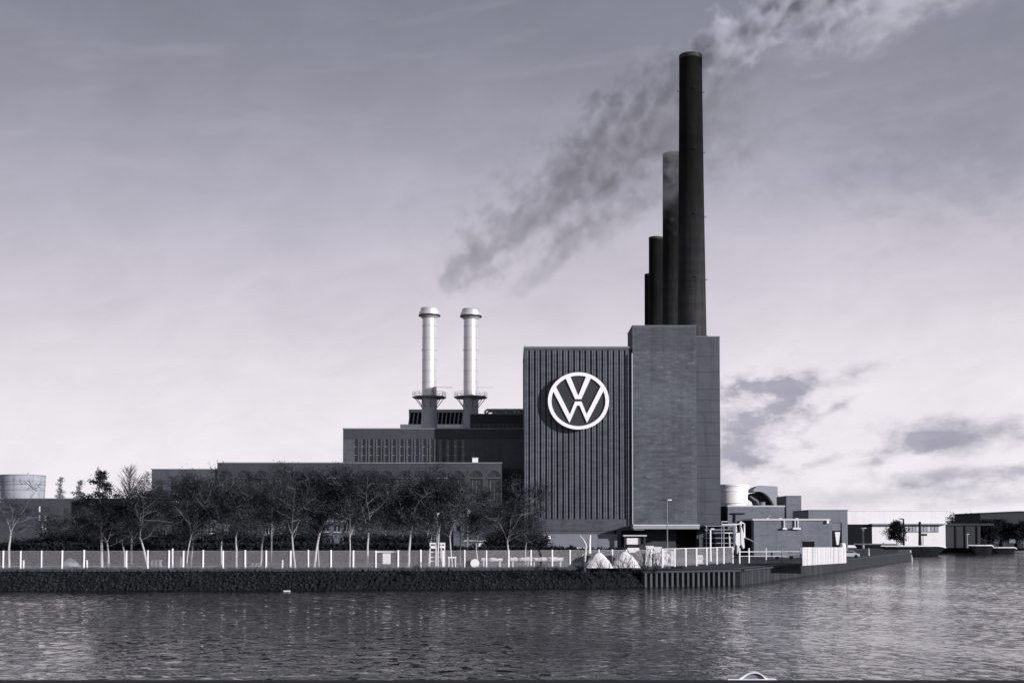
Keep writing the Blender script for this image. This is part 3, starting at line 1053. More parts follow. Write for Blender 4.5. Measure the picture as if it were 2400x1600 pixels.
for px in (375, 410, 445, 480):
    wi = MB().pbox(px - 7, px + 7, 1125, 1175, D3 + 0.4, 0.1).build('window', M['glass'], lw)
    MB().pbox(px - 8, px + 8, 1174, 1177, D3 + 0.2, 0.3).build('sill', M['white_edge'], wi)
D4 = 320
fw = thing('workshop', 'long low brick workshop behind the trees under the far cooling tower', 'building', P(150, 1298, D4))
MB().box(X(-160, D4), X(392, D4), D4, D4 + 30, -0.2, Z(1169, D4)).build('wall', M['brick_rear'], fw)
MB().box(X(-160, D4), X(393, D4), D4 - 0.15, D4 + 30.1, Z(1169, D4), Z(1167, D4)).build('coping', M['coping'], fw)
for row_y in (1186, 1206, 1228):
    for i in range(5):
        px = 84 + i * 7
        MB().pbox(px, px + 3.6, row_y, row_y + 13, D4 - 0.06, 0.1).build('window', M['white_edge'] if rng.random() < 0.35 else M['glass'], fw)
for px in (-40, 0, 40, 150, 200, 250, 300):
    MB().pbox(px, px + 9, 1190, 1222, D4 - 0.06, 0.1).build('window', M['glass'], fw)

# white kiosk on the roof
kk = thing('roof_kiosk', 'small bright white box with an antenna on the arched hall roof', 'roof kiosk', P(1113, 1083, D3 + 3))
MB().pbox(1107, 1120, 1073, 1083.5, D3 + 3, 1.6).build('body', M['white'], kk)
MB().pbox(1106, 1121, 1072, 1073.2, D3 + 2.8, 2.0).build('lid', M['white'], kk)
pa = P(1109.5, 1073, D3 + 3.5)
MB().tube([pa, pa + Vector((0, 0, 1.3))], 0.05, 4).build('antenna', M['dark_metal'], kk)


# gabled houses in the yard
def house(pc, w, pe, pr_, D, lab, wins, gable_win=True):
    x = X(pc, D)
    h = thing('gable_house', lab, 'house', (x, D, 0), 'small gabled houses behind the trees')
    hw = w / 2 * D / F
    ze, zr = Z(pe, D), Z(pr_, D)
    MB().prism([(x - hw, -0.2), (x + hw, -0.2), (x + hw, ze), (x, zr - 0.25), (x - hw, ze)], D, D + 9).build('wall', M['house'], h)
    rf = MB()
    for sgn in (-1, 1):
        rf.prism([(x, zr), (x, zr - 0.28), (x + sgn * (hw + 0.5), ze - 0.45), (x + sgn * (hw + 0.5), ze - 0.15)], D - 0.5, D + 9.4)
    ro = rf.build('roof', M['roof'], h)
    MB().box(x + hw * 0.3, x + hw * 0.3 + 0.6, D + 4, D + 4.6, ze, zr + 0.7).build('chimney', M['brick'], ro)
    MB().box(x - hw - 0.1, x + hw + 0.1, D - 0.12, D - 0.01, ze - 0.25, ze).build('eave_board', M['white_edge'] if lab[0] == 'p' else M['corr'], h)
    for (dx_, py, ww, hh) in wins:
        xx = x + dx_ * D / F; zz = Z(py, D)
        wi = MB().box(xx - ww / 2, xx + ww / 2, D - 0.03, D + 0.05, zz - hh / 2, zz + hh / 2).build('window', M['glass'], h)
        MB().box(xx - ww / 2 - 0.12, xx + ww / 2 + 0.12, D - 0.16, D - 0.02, zz - hh / 2 - 0.18, zz - hh / 2 - 0.02).build('sill', M['white_edge'], wi)
        MB().box(xx - 0.04, xx + 0.04, D - 0.06, D - 0.035, zz - hh / 2, zz + hh / 2).build('frame', M['white_edge'], wi)
    if gable_win:
        xx, zz = x, Z((pe + pr_ * 1.3) / 2.3, D)
        wi = MB().box(xx - 0.5, xx + 0.5, D - 0.03, D + 0.05, zz - 0.55, zz + 0.5).build('window', M['white'], h)
    return h


D5 = 262
house(788, 62, 1219, 1186, D5, 'pale gabled house with a bright gable window and square window below', [(-24, 1237, 1.1, 1.3), (2, 1237, 1.2, 1.4), (24, 1237, 1.0, 1.3), (-12, 1268, 1.1, 1.4), (16, 1268, 1.1, 1.4)])
house(482, 66, 1219, 1190, D5 + 2, 'grey gabled house with two dark windows behind the left trees', [(-12, 1240, 1.2, 1.5), (13, 1240, 1.2, 1.5), (-12, 1270, 1.1, 1.3)], False)
house(640, 56, 1217, 1192, D5 + 6, 'dim gabled house behind the pole between two other houses', [(-10, 1240, 1.1, 1.4), (12, 1240, 1.1, 1.4)], False)
gh = thing('gatehouse', 'boxy grey gatehouse with one black square window beside the leaning trunks', 'building', P(1073, 1298, D5 - 4))
Dq = D5 - 4
MB().pbox(1063, 1086, 1206, 1304, Dq, 6).build('wall', M['house'], gh)
MB().pbox(1062, 1087, 1204, 1206, Dq - 0.2, 6.4).build('coping', M['white_edge'], gh)
MB().pbox(1071, 1079, 1232, 1244, Dq - 0.05, 0.1).build('window', M['black'], gh)
MB().pbox(990, 1063, 1216, 1304, Dq + 2, 6).build('side_wing', M['house'], gh)
MB().pbox(995, 1004, 1232, 1244, Dq + 1.94, 0.1).build('window', M['black'], gh)
MB().pbox(1040, 1061, 1212, 1216, Dq + 1.8, 6).build('parapet', M['white_edge'], gh)
sh = thing('shed', 'low yard shed with pale roof edge left of the ribbed tower foot', 'shed', P(1130, 1298, Dq + 10))
MB().pbox(1088, 1160, 1268, 1304, Dq + 10, 6).build('wall', M['house'], sh)
MB().pbox(1086, 1152, 1265, 1268.4, Dq + 9.7, 6.5).build('roof', M['white_edge'], sh)
for px in (1108, 1122, 1138):
    MB().pbox(px, px + 8, 1272, 1279, Dq + 9.92, 0.1).build('window', M['white'] if px == 1122 else M['glass'], sh)

# ------------------------------------------------------------------ cooling towers
def cooling(name, px, D, ptop, pbot, wtop, wbot, lab, bands, mm='white', bm='white'):
    x = X(px, D); s = D / F
    ct = thing(name, lab, 'cooling tower', (x, D + wtop / 2 * s, 0))
    zt_, zb_ = Z(ptop, D), Z(pbot, D)
    cy = D + wtop / 2 * s
    prof = [(wbot / 2 * s * 1.04, 0), (wbot / 2 * s, zb_)]
    for i in range(1, 9):
        f = i / 8
        prof.append(((wbot + (wtop - wbot) * f ** 1.4) / 2 * s, zb_ + (zt_ - zb_) * f))
    rt = wtop / 2 * s
    prof += [(rt * 0.96, zt_ + 0.02), (rt * 0.93, zt_ - 5)]
    MB().lathe(x, cy, prof, 56, False).build('shell', M[mm], ct, True)
    for f in bands:
        r_ = (wbot + (wtop - wbot) * f ** 1.4) / 2 * s
        z_ = zb_ + (zt_ - zb_) * f
        MB().lathe(x, cy, [(r_ - 0.05, z_ - 0.3), (r_ + 0.16, z_ - 0.25), (r_ + 0.16, z_ + 0.25), (r_ - 0.05, z_ + 0.3)], 56, False).build('band', M[bm], ct, True)
    return ct


cooling('cooling_tower', 1723, 345, 1135, 1184, 78, 66, 'bright white flared cooling tower just right of the brick tower', (0.97, 0.72))
cooling('cooling_tower', 32, 620, 1111, 1170, 104, 100, 'far off pale cooling tower with faint bands at the left edge', (0.98, 0.74, 0.62, 0.4), 'pale_conc', 'concrete')

# curved exhaust hood
Dh = 353
hd = thing('exhaust_hood', 'grey curved exhaust hood with dark hollow underside beside white cooling tower', 'exhaust hood', P(1800, 1183, Dh))
zp = lambda x, y: (lambda p: (p.x, p.z))(P(1660 + x / 9.8, 1120 + y / 9.8, Dh))
outer = [(1190, 168), (1400, 180), (1592, 190), (1597, 390), (1680, 480), (1760, 572), (1765, 640), (1520, 640)]
arc = [(1490, 570), (1440, 490), (1380, 410), (1300, 345), (1200, 305), (1100, 310), (1030, 300), (1060, 240), (1120, 195)]
MB().prism([zp(*p) for p in outer + arc], Dh, Dh + 9).build('shell', M['grey_metal'], hd)
MB().prism([zp(*p) for p in [(1500, 640), (1470, 575), (1420, 495), (1360, 420), (1290, 362), (1200, 325), (1090, 330), (1000, 380), (965, 430), (1060, 475), (1140, 530), (1170, 640)]], Dh + 3.5, Dh + 9.2).build('inner_wall', M['dark_metal'], hd)
MB().prism([zp(*p) for p in [(965, 415), (985, 405), (1080, 460), (1165, 520), (1180, 600), (1160, 600), (1140, 540), (1050, 485)]], Dh + 0.5, Dh + 3.5).build('lip', M['corr'], hd)
cc = P(1786, 1176, Dh + 1.5)
MB().tube([(cc.x, cc.y, cc.z - 3), (cc.x, cc.y, cc.z)], 0.9, 12).build('fan_hub', M['corr'], hd)

# ------------------------------------------------------------------ low buildings right of the tower
D6 = 300.0
an = thing('rear_annex', 'mid grey brick annex with a square chimney block below the cooling tower', 'building', P(1780, 1298, D6 + 6))
Da = D6 + 6
MB().pbox(1706, 1847, 1187, 1300, Da, 14).build('wall', M['brick_low'], an)
MB().pbox(1705, 1847, 1184, 1187, Da - 0.1, 14.2).build('roof_edge', M['white_edge'], an)
MB().box(X(1843, Da), X(1878, Da), Da - 0.3, Da + 11, 0, Z(1162, Da)).build('chimney_block', M['brick_low'], an)
MB().pbox(1842.6, 1878.4, 1161, 1163, Da - 0.4, 11.2).build('block_coping', M['coping'], an)
MB().pbox(1716, 1746, 1201, 1204, Da - 0.5, 0.6).build('lintel', M['dark_metal'], an)
MB().pbox(1717, 1724, 1204, 1224, Da - 0.05, 0.2).build('opening', M['black'], an)
MB().pbox(1692, 1706, 1186, 1296, Da + 4, 8).build('link_wall', M['dark_metal'], an)
bx_ = thing('brick_annex', 'low flat roofed pale brick annex with white downpipes by the quay', 'building', P(1855, 1310, 262))
Db = 262
MB().pbox(1767, 1944, 1219, 1309, Db, 14).build('wall', M['brick_low'], bx_)
MB().pbox(1764, 1946, 1215, 1219, Db - 0.25, 14.4).build('roof_edge', M['white_edge'], bx_)
MB().box(X(1745, Db + 3), X(1767, Db), Db + 3, Db + 12, 0, Z(1219, Db)).build('recess_wall', M['black'], bx_)
for px, wd in ((1838.5, 3), (1864, 2.6), (1870.5, 2.6)):
    MB().pbox(px - wd / 2, px + wd / 2, 1219, 1238, Db - 0.35, 0.3).build('downpipe', M['white_edge'], bx_)
MB().pbox(1835, 1844, 1236, 1240, Db - 0.7, 0.65).build('rain_hopper', M['white'], bx_)
MB().pbox(1859, 1877, 1236, 1240, Db - 0.7, 0.65).build('rain_hopper', M['white'], bx_)
for px in (1800, 1830, 1868):
    MB().pbox(px - 3, px + 3, 1213.5, 1215, Db - 0.2, 0.6).build('roof_bracket', M['white'], bx_)
MB().pbox(1938, 1943, 1219, 1226, Db - 0.5, 0.4).build('gutter_head', M['white'], bx_)
wn = MB().pbox(1881, 1909, 1268, 1283, Db - 0.05, 0.2).build('window', M['black'], bx_)
MB().pbox(1880, 1910, 1266.5, 1268, Db - 0.15, 0.2).build('lintel', M['corr'], wn)
ms = thing('metal_shed', 'tall ribbed metal shed with an open doorway at the right end', 'shed', P(1940, 1298, 285))
Dm = 285
xs_ = [X(1895 + i * 4.6, Dm) for i in range(21)]
MB().box(xs_[0], xs_[-1], Dm + 0.15, Dm + 16, 0, Z(1197, Dm)).build('frame_wall', M['corr'], ms)
for i in range(20):
    ytop, ybot = 1196, 1304
    px = 1895 + i * 4.6
    if 1946 < px < 1970:
        ybot = 1224
    MB().pbox(px + 0.25, px + 4.4, ytop, ybot, Dm, 0.15).build('panel', M['corr'], ms)
MB().pbox(1894, 1988, 1194, 1196, Dm - 0.1, 16).build('roof_edge', M['coping'], ms)
MB().pbox(1947, 1971, 1224, 1304, Dm + 0.02, 0.12).build('doorway', M['black'], ms)
MB().pbox(1950, 1970, 1225, 1243, Dm - 0.05, 0.06).build('roller_door', M['corr'], ms)
MB().pbox(1878, 1895, 1196, 1290, Dm + 8, 8).build('dark_link', M['black'], ms)
# white doors/banner by the shed
single(MB().prism([(lambda p: (p.x, p.z))(P(*q, 281)) for q in ((1957, 1246), (1969, 1246), (1966, 1276), (1961, 1276))], 281, 281.4), 'white_banner', M['white'], 'tapered white banner hanging in the metal shed doorway', 'banner', P(1963, 1276, 281))
single(MB().lathe(X(1975, 279), 279, [(0.5, 0), (0.62, 0.2), (0.62, 2.4), (0.5, 2.7), (0.1, 2.8)], 16), 'white_drum', M['white'], 'white upright drum beside the metal shed doorway', 'drum', (X(1975, 279), 279, 0), smooth=True)

# white pipe frame
Dw = 252
pf = thing('pipe_frame', 'white pipe scaffold with two fat tapered hoppers beside the tower foot', 'hopper frame', P(1715, 1300, Dw))
w2 = lambda x, y, d=0: P(1600 + x / 10.8, 1200 + y / 10.8, Dw + d)
def tb(pts, r, name='pipe', mm='white', d=0):
    MB().tube([w2(x, y, d) for x, y in pts], r * Dw / F, 8).build(name, M[mm], pf, True)
tb([(985, 310), (1350, 310), (1430, 290), (1480, 235), (1500, 260)], 1.7)
tb([(985, 235), (1140, 235)], 0.9)
tb([(985, 230), (985, 900)], 0.8, 'post', 'grey_metal')
tb([(1500, 265), (1560, 290), (1565, 640)], 1.9)
tb([(1465, 235), (1470, 560)], 2.0)
tb([(1065, 520), (1300, 520)], 1.2)
tb([(1170, 530), (1185, 620), (1195, 870)], 1.9)
tb([(1215, 650), (1300, 650)], 0.8)
tb([(1345, 310), (1345, 560)], 0.9)
tb([(1560, 640), (1700, 690), (1790, 740)], 1.0, 'pipe', 'grey_metal')
hp = MB().prism([(lambda p: (p.x, p.z))(w2(*q)) for q in ((1330, 520), (1450, 510), (1455, 800), (1420, 860), (1390, 1000), (1365, 1050), (1370, 860), (1320, 790))], Dw - 0.8, Dw + 0.8)
hp.build('hopper', M['white'], pf)
hp = MB().prism([(lambda p: (p.x, p.z))(w2(*q)) for q in ((1350, 330), (1390, 480), (1330, 520), (1335, 330))], Dw - 0.4, Dw + 0.4).build('hopper_leg', M['white'], pf)
hp = MB().prism([(lambda p: (p.x, p.z))(w2(*q)) for q in ((1450, 300), (1520, 520), (1550, 880), (1520, 920), (1460, 790))], Dw - 0.9, Dw + 0.7)
hp.build('hopper', M['white'], pf)
fr = MB()
for x0 in (600, 1040, 1300):
    fr.tube([w2(x0, 330, 4), w2(x0, 950, 4)], 0.12, 5)
for yy in (345, 440, 520, 650, 780):
    fr.tube([w2(560, yy, 4), w2(1330, yy, 4)], 0.1, 5)
fr.build('lattice', M['grey_metal'], pf)


# ------------------------------------------------------------------ lamps and poles
def lamp_post(name, px, D, ptop, lab, arm=(-7, 7), r=0.09, head=True, pbase=None, mm='galv', group=None):
    x = X(px, D)
    lp = thing(name, lab, 'lamp post', (x, D, 0), group)
    zt_ = Z(ptop, D)
    MB().tube([(x, D, 0), (x, D, zt_ * 0.5), (x, D, zt_)], [r * 1.4, r * 1.1, r], 8).build('pole', M[mm], lp, True)
    s = D / F
    if head:
        for a in arm:
            MB().tube([(x, D, zt_), (x + a * s * 0.5, D, zt_ + 0.1), (x + a * s, D, zt_ + 0.12)], r * 0.7, 6).build('arm', M[mm], lp)
            MB().box(x + a * s - 0.35, x + a * s + 0.35, D - 0.2, D + 0.2, zt_ + 0.05, zt_ + 0.25).build('lamp_head', M['white'] if a > 0 else M['dark_metal'], lp)
    return lp


lamp_post('lamp_post', 1564, 230, 1173, 'tall grey lamp post with two short arms before the plain brick block', (-7, 6), 0.085, mm='lamp_grey')
lamp_post('utility_pole', 636.5, 205, 1171, 'tall thin pale pole standing among the trees before the dim house', (), 0.10, False, mm='lamp_grey')
lamp_post('lamp_post', 1665, 215, 1241, 'white T-headed post in front of the dark loading bay', (-4, 4), 0.13, True, mm='white')
lamp_post('lamp_post', 1079, 185, 1140, 'slim pale pole rising beside the gatehouse window', (), 0.06, False, mm='lamp_grey')
for px, D, pt, lab in ((1024, 215, 1203, 'left of the two bright lamp globes among the leaning trunks'), (1096, 220, 1200, 'right bright lamp globe near the gatehouse roof'), (1286, 240, 1260, 'white lamp globe on a short post at the ribbed tower foot')):
    x = X(px, D)
    gl = thing('globe_lamp', lab, 'lamp', (x, D, 0), 'white globe lamps in the yard')
    zt_ = Z(pt, D)
    MB().tube([(x, D, 0), (x, D, zt_ - 0.3)], 0.1, 6).build('post', M['grey_metal'], gl)
    MB().lathe(x, D, [(0.42 * math.sin(math.pi * i / 8) + 0.001, zt_ - 0.42 * math.cos(math.pi * i / 8)) for i in range(9)], 16, False).build('globe', M['sign_white'], gl, True)
single(MB().tube([P(1382, 1296, 190), P(1382, 1280, 190), P(1383, 1253, 190)], [0.22, 0.18, 0.14], 7), 'white_post', M['white'], 'thick white post behind the fence right of the pale sapling', 'post', P(1382, 1310, 190))

# ------------------------------------------------------------------ fences
DF = 166.3
posts = [-40, 8, 49, 98, 146, 197, 297, 347, 396, 430, 476, 523, 575, 624, 681, 723, 776, 828, 881, 933, 986, 1038, 1089, 1140, 1192, 1244, 1294, 1336, 1404, 1435, 1468, 1525]


def fence_y(px):
    x = X(px, DF)
    return float(np.interp(x, sx, sy)) + 5.2


fc = thing('wire_fence', 'long chain link fence on white posts along the canal bank', 'fence', (X(700, DF), fence_y(700), 0))
fpts = []
for px in posts:
    D = fence_y(px); D = fence_y(1200 + (px - 1200) * 1.0); x = X(px, D)
    fpts.append((x, D))
    w = 0.10 + rng.random() * 0.03
    tilt = rng.uniform(-0.03, 0.03)
    hh = 2.42 + rng.uniform(-0.06, 0.06)
    MB().tube([(x, D, -0.15), (x + tilt, D, hh)], [w, w], 6).build('post', M['white'], fc)
for (a, ya), (c, yc) in zip(fpts[:-1], fpts[1:]):
    MB().add([(a, ya + 0.02, 0.05), (c, yc + 0.02, 0.05), (c, yc + 0.02, 2.32), (a, ya + 0.02, 2.32)], [(0, 1, 2, 3)]).build('mesh_panel', M['mesh'], fc)
wr = MB()
for (a, ya), (c, yc) in zip(fpts[:-1], fpts[1:]):
    wr.tube([(a, ya, 2.33), (c, yc, 2.33)], 0.025, 4)
    wr.tube([(a, ya, 0.1), (c, yc, 0.1)], 0.025, 4)
wr.build('tension_wire', M['grey_metal'], fc)['kind'] = 'stuff'
# stub posts
for px, lab in ((56, 'short white stub post near the left end of the fence'), (205, 'short leaning white stub post by the fourth fence post'), (405, 'short white marker post behind the fence left of forked trunk'),
                (662, 'low white stub post before the fence gap by the forked pale trunk')):
    D = fence_y(px) + (0.6 if px != 405 else 5); x = X(px, D)
    single(MB().tube([(x, D, 0), (x + rng.uniform(-0.06, 0.06), D, 1.15 if px != 405 else 2.6)], 0.12, 7), 'marker_post', M['white'], lab, 'post', (x, D, 0), 'white marker posts at the fence')

# notice with portal
D = fence_y(905) + 0.5
nt = thing('notice_board', 'white square notice on a board hung between two fence posts', 'sign', (X(906, D), D, 0))
MB().pbox(897, 915.5, 1296, 1321, D - 0.12, 0.08).build('panel', M['white'], nt)
MB().pbox(881, 934, 1291, 1294, D, 0.1).build('top_rail', M['white'], nt)
MB().pbox(894, 919, 1321, 1328, D - 0.05, 0.2).build('footboard', M['dark_metal'], nt)
for px in (899, 913):
    MB().pbox(px, px + 1, 1294, 1333, D, 0.08).build('leg', M['grey_metal'], nt)

# second fence, leading back along the quay
f2 = thing('yard_fence', 'pale wire fence with closely set white posts in front of the loading bay', 'fence', P(1640, 1325, 185))
p2 = [(1552, 176), (1581, 180), (1607, 184), (1632, 188), (1656, 193), (1680, 198), (1696, 201), (1717, 205)]
q2 = []
for px, D in p2:
    x = X(px, D); q2.append((x, D))
    MB().tube([(x, D, -0.1), (x, D, 2.55)], 0.13, 6).build('post', M['white'], f2)
for (a, ya), (c, yc) in zip(q2[:-1], q2[1:]):
    MB().add([(a, ya, 0.05), (c, yc, 0.05), (c, yc, 2.45), (a, ya, 2.45)], [(0, 1, 2, 3)]).build('mesh_panel', M['mesh'], f2)
    MB().tube([(a, ya, 2.5), (c, yc, 2.5)], 0.05, 5).build('rail', M['white'], f2)
f3 = thing('handrail', 'grey post and rail barrier between yard fence and white panel fence', 'railing', P(1800, 1318, 205))
p3 = [(1733, 204), (1755, 205), (1795, 206), (1832, 207), (1876, 207)]
q3 = [(X(px, D), D) for px, D in p3]
for (x, D), mm in zip(q3, ('white', 'white', 'white_edge', 'corr', 'grey_metal')):
    MB().tube([(x, D, -0.1), (x, D, 2.35)], 0.13, 6).build('post', M[mm], f3)
for (a, ya), (c, yc) in zip(q3[:-1], q3[1:]):
    for z_ in (1.05, 1.75):
        MB().tube([(a, ya, z_), (c, yc, z_)], 0.09 if z_ > 1.5 else 0.06, 6).build('rail', M['white_edge'], f3)
# white corrugated panel fence
f4 = thing('panel_fence', 'solid white ribbed panel fence at the quay edge before the brick annex', 'fence', P(1931, 1320, 198))
for i in range(17):
    px = 1880 + i * 6.08
    D = 194 + i * 1.15
    x0, x1 = X(px, D), X(px + 5.7, D + 1.05); D += 0.04 * (i % 2)
    zb = -0.22; zt_ = Z(1282, D) + 0.02 * rng.random()
    MB().add([(x0, D, zb), (x1, D + 1.05, zb), (x1, D + 1.05, zt_), (x0, D, zt_), (x0, D + 0.12, zb), (x1, D + 1.17, zb), (x1, D + 1.17, zt_), (x0, D + 0.12, zt_)],
             [(0, 1, 2, 3), (4, 7, 6, 5), (0, 3, 7, 4), (1, 5, 6, 2), (3, 2, 6, 7)]).build('panel', M['fence_sheet'], f4)
# ------------------------------------------------------------------ things in the yard behind the fence
def heap(px0, px1, ptop, D, lab, peak=0.5, seed=0, sharp=1.0):
    x0, x1 = X(px0, D), X(px1, D)
    w = x1 - x0; h = Z(ptop, D)
    nx, ny = 18, 12
    r = random.Random(seed)
    vs, fs = [], []
    for j in range(ny):
        for i in range(nx):
            u, v = i / (nx - 1), j / (ny - 1)
            a = (u / peak if u < peak else (1 - u) / (1 - peak))
            b2 = 1 - abs(v * 2 - 1)
            a = min(1.0, max(0.0, a))
            dome = (1 - sharp) * math.sin(a * math.pi / 2) ** 0.8 + sharp * min(1.0, a * 1.12)
            z = h * dome * min(1.0, 0.15 + 1.15 * math.sin(min(1.0, b2 * 1.3) * math.pi / 2))
            if j in (0, ny - 1): z = 0.0
            if 0 < i < nx - 1 and 0 < j < ny - 1: z += r.uniform(-0.025, 0.025) * h
            vs.append((x0 + w * u, D + v * 3.2, max(0.0, z)))
    for j in range(ny - 1):
        for i in range(nx - 1):
            a = j * nx + i
            fs.append((a, a + 1, a + nx + 1, a + nx))
    return single(MB().add(vs, fs), 'tarpaulin_heap', M['tarp'], lab, 'covered heap', ((x0 + x1) / 2, D, 0), 'heaps under white tarpaulin', True)


heap(1370, 1438, 1294, 171, 'white tarpaulin heap with a pointed top, left of the pair', 0.5, 1, 0.35)
heap(1436, 1502, 1292, 172, 'white tarpaulin heap with a rounded shoulder, right of the pair', 0.42, 2, 0.15)


def sack_stack(px0, px1, ptop, D, lab, n, seed):
    r = random.Random(seed)
    t_ = thing('sack_stack', lab, 'stack of sacks', P((px0 + px1) / 2, 1325, D), 'white wrapped stacks by the yard fence')
    w = (px1 - px0) / n
    for i in range(n):
        mb = MB()
        D_ = D + r.uniform(0, 0.4)
        x0, x1 = X(px0 + i * w + 0.3, D_), X(px0 + (i + 1) * w - 0.3, D_)
        zt_ = Z(ptop + r.uniform(0, 5), D_)
        prev = []
        k = 7
        for j in range(k):
            z_ = zt_ * j / (k - 1)
            sh_ = r.uniform(-0.06, 0.06)
            bulge = 0.1 * math.sin(j * 2.2 + i)
            cs = [(x0 - bulge + sh_, D_), (x1 + bulge + sh_, D_), (x1 + sh_, D_ + 1.4), (x0 + sh_, D_ + 1.4)]
            prev += [(a, y_ - (0.1 * math.sin(j * 1.7 + i * 2) if q < 2 else 0), z_) for q, (a, y_) in enumerate(cs)]
        fs = []
        for j in range(k - 1):
            for q in range(4):
                fs.append((j * 4 + q, j * 4 + (q + 1) % 4, (j + 1) * 4 + (q + 1) % 4, (j + 1) * 4 + q))
        fs.append(tuple(range((k - 1) * 4, k * 4)))
        mb.add(prev, fs).build('sack', M['tarp'], t_)
    return t_


sack_stack(1513, 1550, 1278, 182, 'taller pair of white wrapped stacks right of the box truck', 2, 4)
sack_stack(1551, 1582, 1285, 183, 'shorter row of white wrapped stacks beside the taller pair', 3, 5)
sack_stack(1633, 1648, 1296, 196, 'single squat white stack behind the yard fence', 1, 6)
# low white pipes / wrapped timber on trestles
for (a, c, p0_, p1_, lab) in ((1128, 1178, 1307, 1316, 'long white wrapped bundle just right of the white disc'), (1196, 1244, 1306, 1315, 'middle white wrapped bundle lying behind the fence'),
                              (1246, 1320, 1305, 1315, 'ragged white wrapped bundle, last toward the pale sapling')):
    D = 173.5
    bd = thing('wrapped_bundle', lab, 'bundle', P((a + c) / 2, 1325, D), 'white wrapped bundles behind the fence')
    r = random.Random(a)
    pts, rad = [], []
    for i in range(9):
        p = P(a + (c - a) * i / 8, (p0_ + p1_) / 2 + r.uniform(-1, 1), D)
        pts.append(p); rad.append(0.3 * (0.65 + 0.5 * r.random()))
    MB().tube(pts, rad, 8).build('wrap', M['tarp'], bd, True)
    for px in (a + 6, c - 6):
        MB().pbox(px - 2, px + 2, 1315, 1329, D - 0.1, 0.4).build('trestle', M['white_edge'], bd)
dc = P(1113, 1319.5, 169.5)
dsc = thing('disc_sign', 'big white round disc leaning low behind the fence', 'disc', (dc.x, dc.y, 0))
MB().tube([(dc.x, dc.y, dc.z), (dc.x, dc.y + 0.15, dc.z)], 0.58, 28).build('plate', M['white'], dsc)
MB().tube([(dc.x + 0.3, dc.y + 0.4, 0), (dc.x + 0.1, dc.y + 0.2, dc.z)], 0.05, 5).build('prop', M['grey_metal'], dsc)
# white steel rack
Dk = 176
rk = thing('steel_rack', 'tall white steel rack with a double top beam among the leaning trunks', 'rack', P(1026, 1330, Dk))
MB().pbox(1007, 1022, 1271, 1274.5, Dk, 0.5).build('top_beam', M['white'], rk)
MB().pbox(1027, 1043, 1271, 1275, Dk, 0.5).build('top_beam', M['white'], rk)
MB().pbox(1009, 1020, 1278, 1285, Dk, 0.4).build('plate', M['white'], rk)
MB().pbox(1026, 1042, 1278, 1284, Dk, 0.4).build('plate', M['white'], rk)
for px in (1008, 1022, 1034, 1042):
    MB().pbox(px - 1.2, px + 1.2, 1275, 1328, Dk + 0.1, 0.2).build('upright', M['white'], rk)
for py in (1292, 1304, 1313):
    MB().pbox(1008, 1042, py, py + 2.4, Dk + 0.32, 0.15).build('shelf_beam', M['white_edge'], rk)
lf = thing('trestle_table', 'low white trestle frame beside the tall steel rack', 'trestle', P(1058, 1330, Dk - 3))
MB().pbox(1050, 1069, 1304, 1308, Dk - 3, 0.8).build('top', M['white'], lf)
for px in (1051, 1066):
    MB().pbox(px, px + 2.6, 1308, 1328, Dk - 3, 0.3).build('leg', M['white'], lf)
wl = thing('window_crates', 'row of small pale crates on the ground before the arched hall shed', 'crates', P(1120, 1285, 240))
for i, px in enumerate((1108, 1118, 1130, 1150)):
    MB().pbox(px, px + 6, 1281 - i % 2 * 2, 1290, 240, 1).build('crate', M['white_edge'], wl)


# pale gravel path and heap at the left, pallets behind the fence
pth = MB()
xa = [(-75 + i * 4.2) for i in range(9)]
for a, c in zip(xa[:-1], xa[1:]):
    w1_, w2_ = math.sin(a * 0.7) * 0.8, math.sin(c * 0.7) * 0.8
    pth.add([(a, 176.5 + w1_, 0.03), (c, 176.5 + w2_, 0.03), (c, 183.5 + w2_ * 2 - (c + 75) * 0.09, 0.03), (a, 183.5 + w1_ * 2 - (a + 75) * 0.09, 0.03)], [(0, 1, 2, 3)])
pth.build('path', M['concrete'])['kind'] = 'structure'
gx = X(165, 181)
gv, gf = [], []
gr_ = random.Random(8)
for j in range(7):
    rr_ = 1.5 * (1 - j / 6) ** 0.8
    for k in range(14):
        t_ = 2 * math.pi * k / 14
        q_ = 1 + gr_.uniform(-0.15, 0.15)
        gv.append((gx + rr_ * q_ * math.cos(t_), 181 + rr_ * q_ * math.sin(t_), 1.25 * (j / 6) ** 0.9))
for j in range(6):
    for k in range(14):
        gf.append((j * 14 + k, j * 14 + (k + 1) % 14, (j + 1) * 14 + (k + 1) % 14, (j + 1) * 14 + k))
single(MB().add(gv, gf), 'gravel_heap', M['concrete'], 'small pale gravel heap behind the fence at the end of the path', 'heap', (gx, 181, 0), smooth=True)
for px, nn, lab in ((366, 5, 'low stack of pale pallets right of the leaning pale tree'), (414, 8, 'high stack of pale pallets left of the forked pale tree'), (600, 3, 'flat stack of pale pallets behind the fence by the bent trunk')):
    D = 177.0; x = X(px, D)
    ps = thing('pallet_stack', lab, 'stack of pallets', (x, D, 0), 'pallet stacks behind the fence')
    for k in range(nn):
        o_ = gr_.uniform(-0.08, 0.08)
        pm = MB()
        pm.box(x - 0.65 + o_, x + 0.65 + o_, D, D + 0.9, k * 0.19 + 0.12, k * 0.19 + 0.16)
        for q_ in (-0.6, -0.05, 0.5):
            pm.box(x + q_ + o_, x + q_ + 0.12 + o_, D + 0.01, D + 0.88, k * 0.19 + 0.02, k * 0.19 + 0.12)
        pm.build('pallet', M['concrete'], ps)

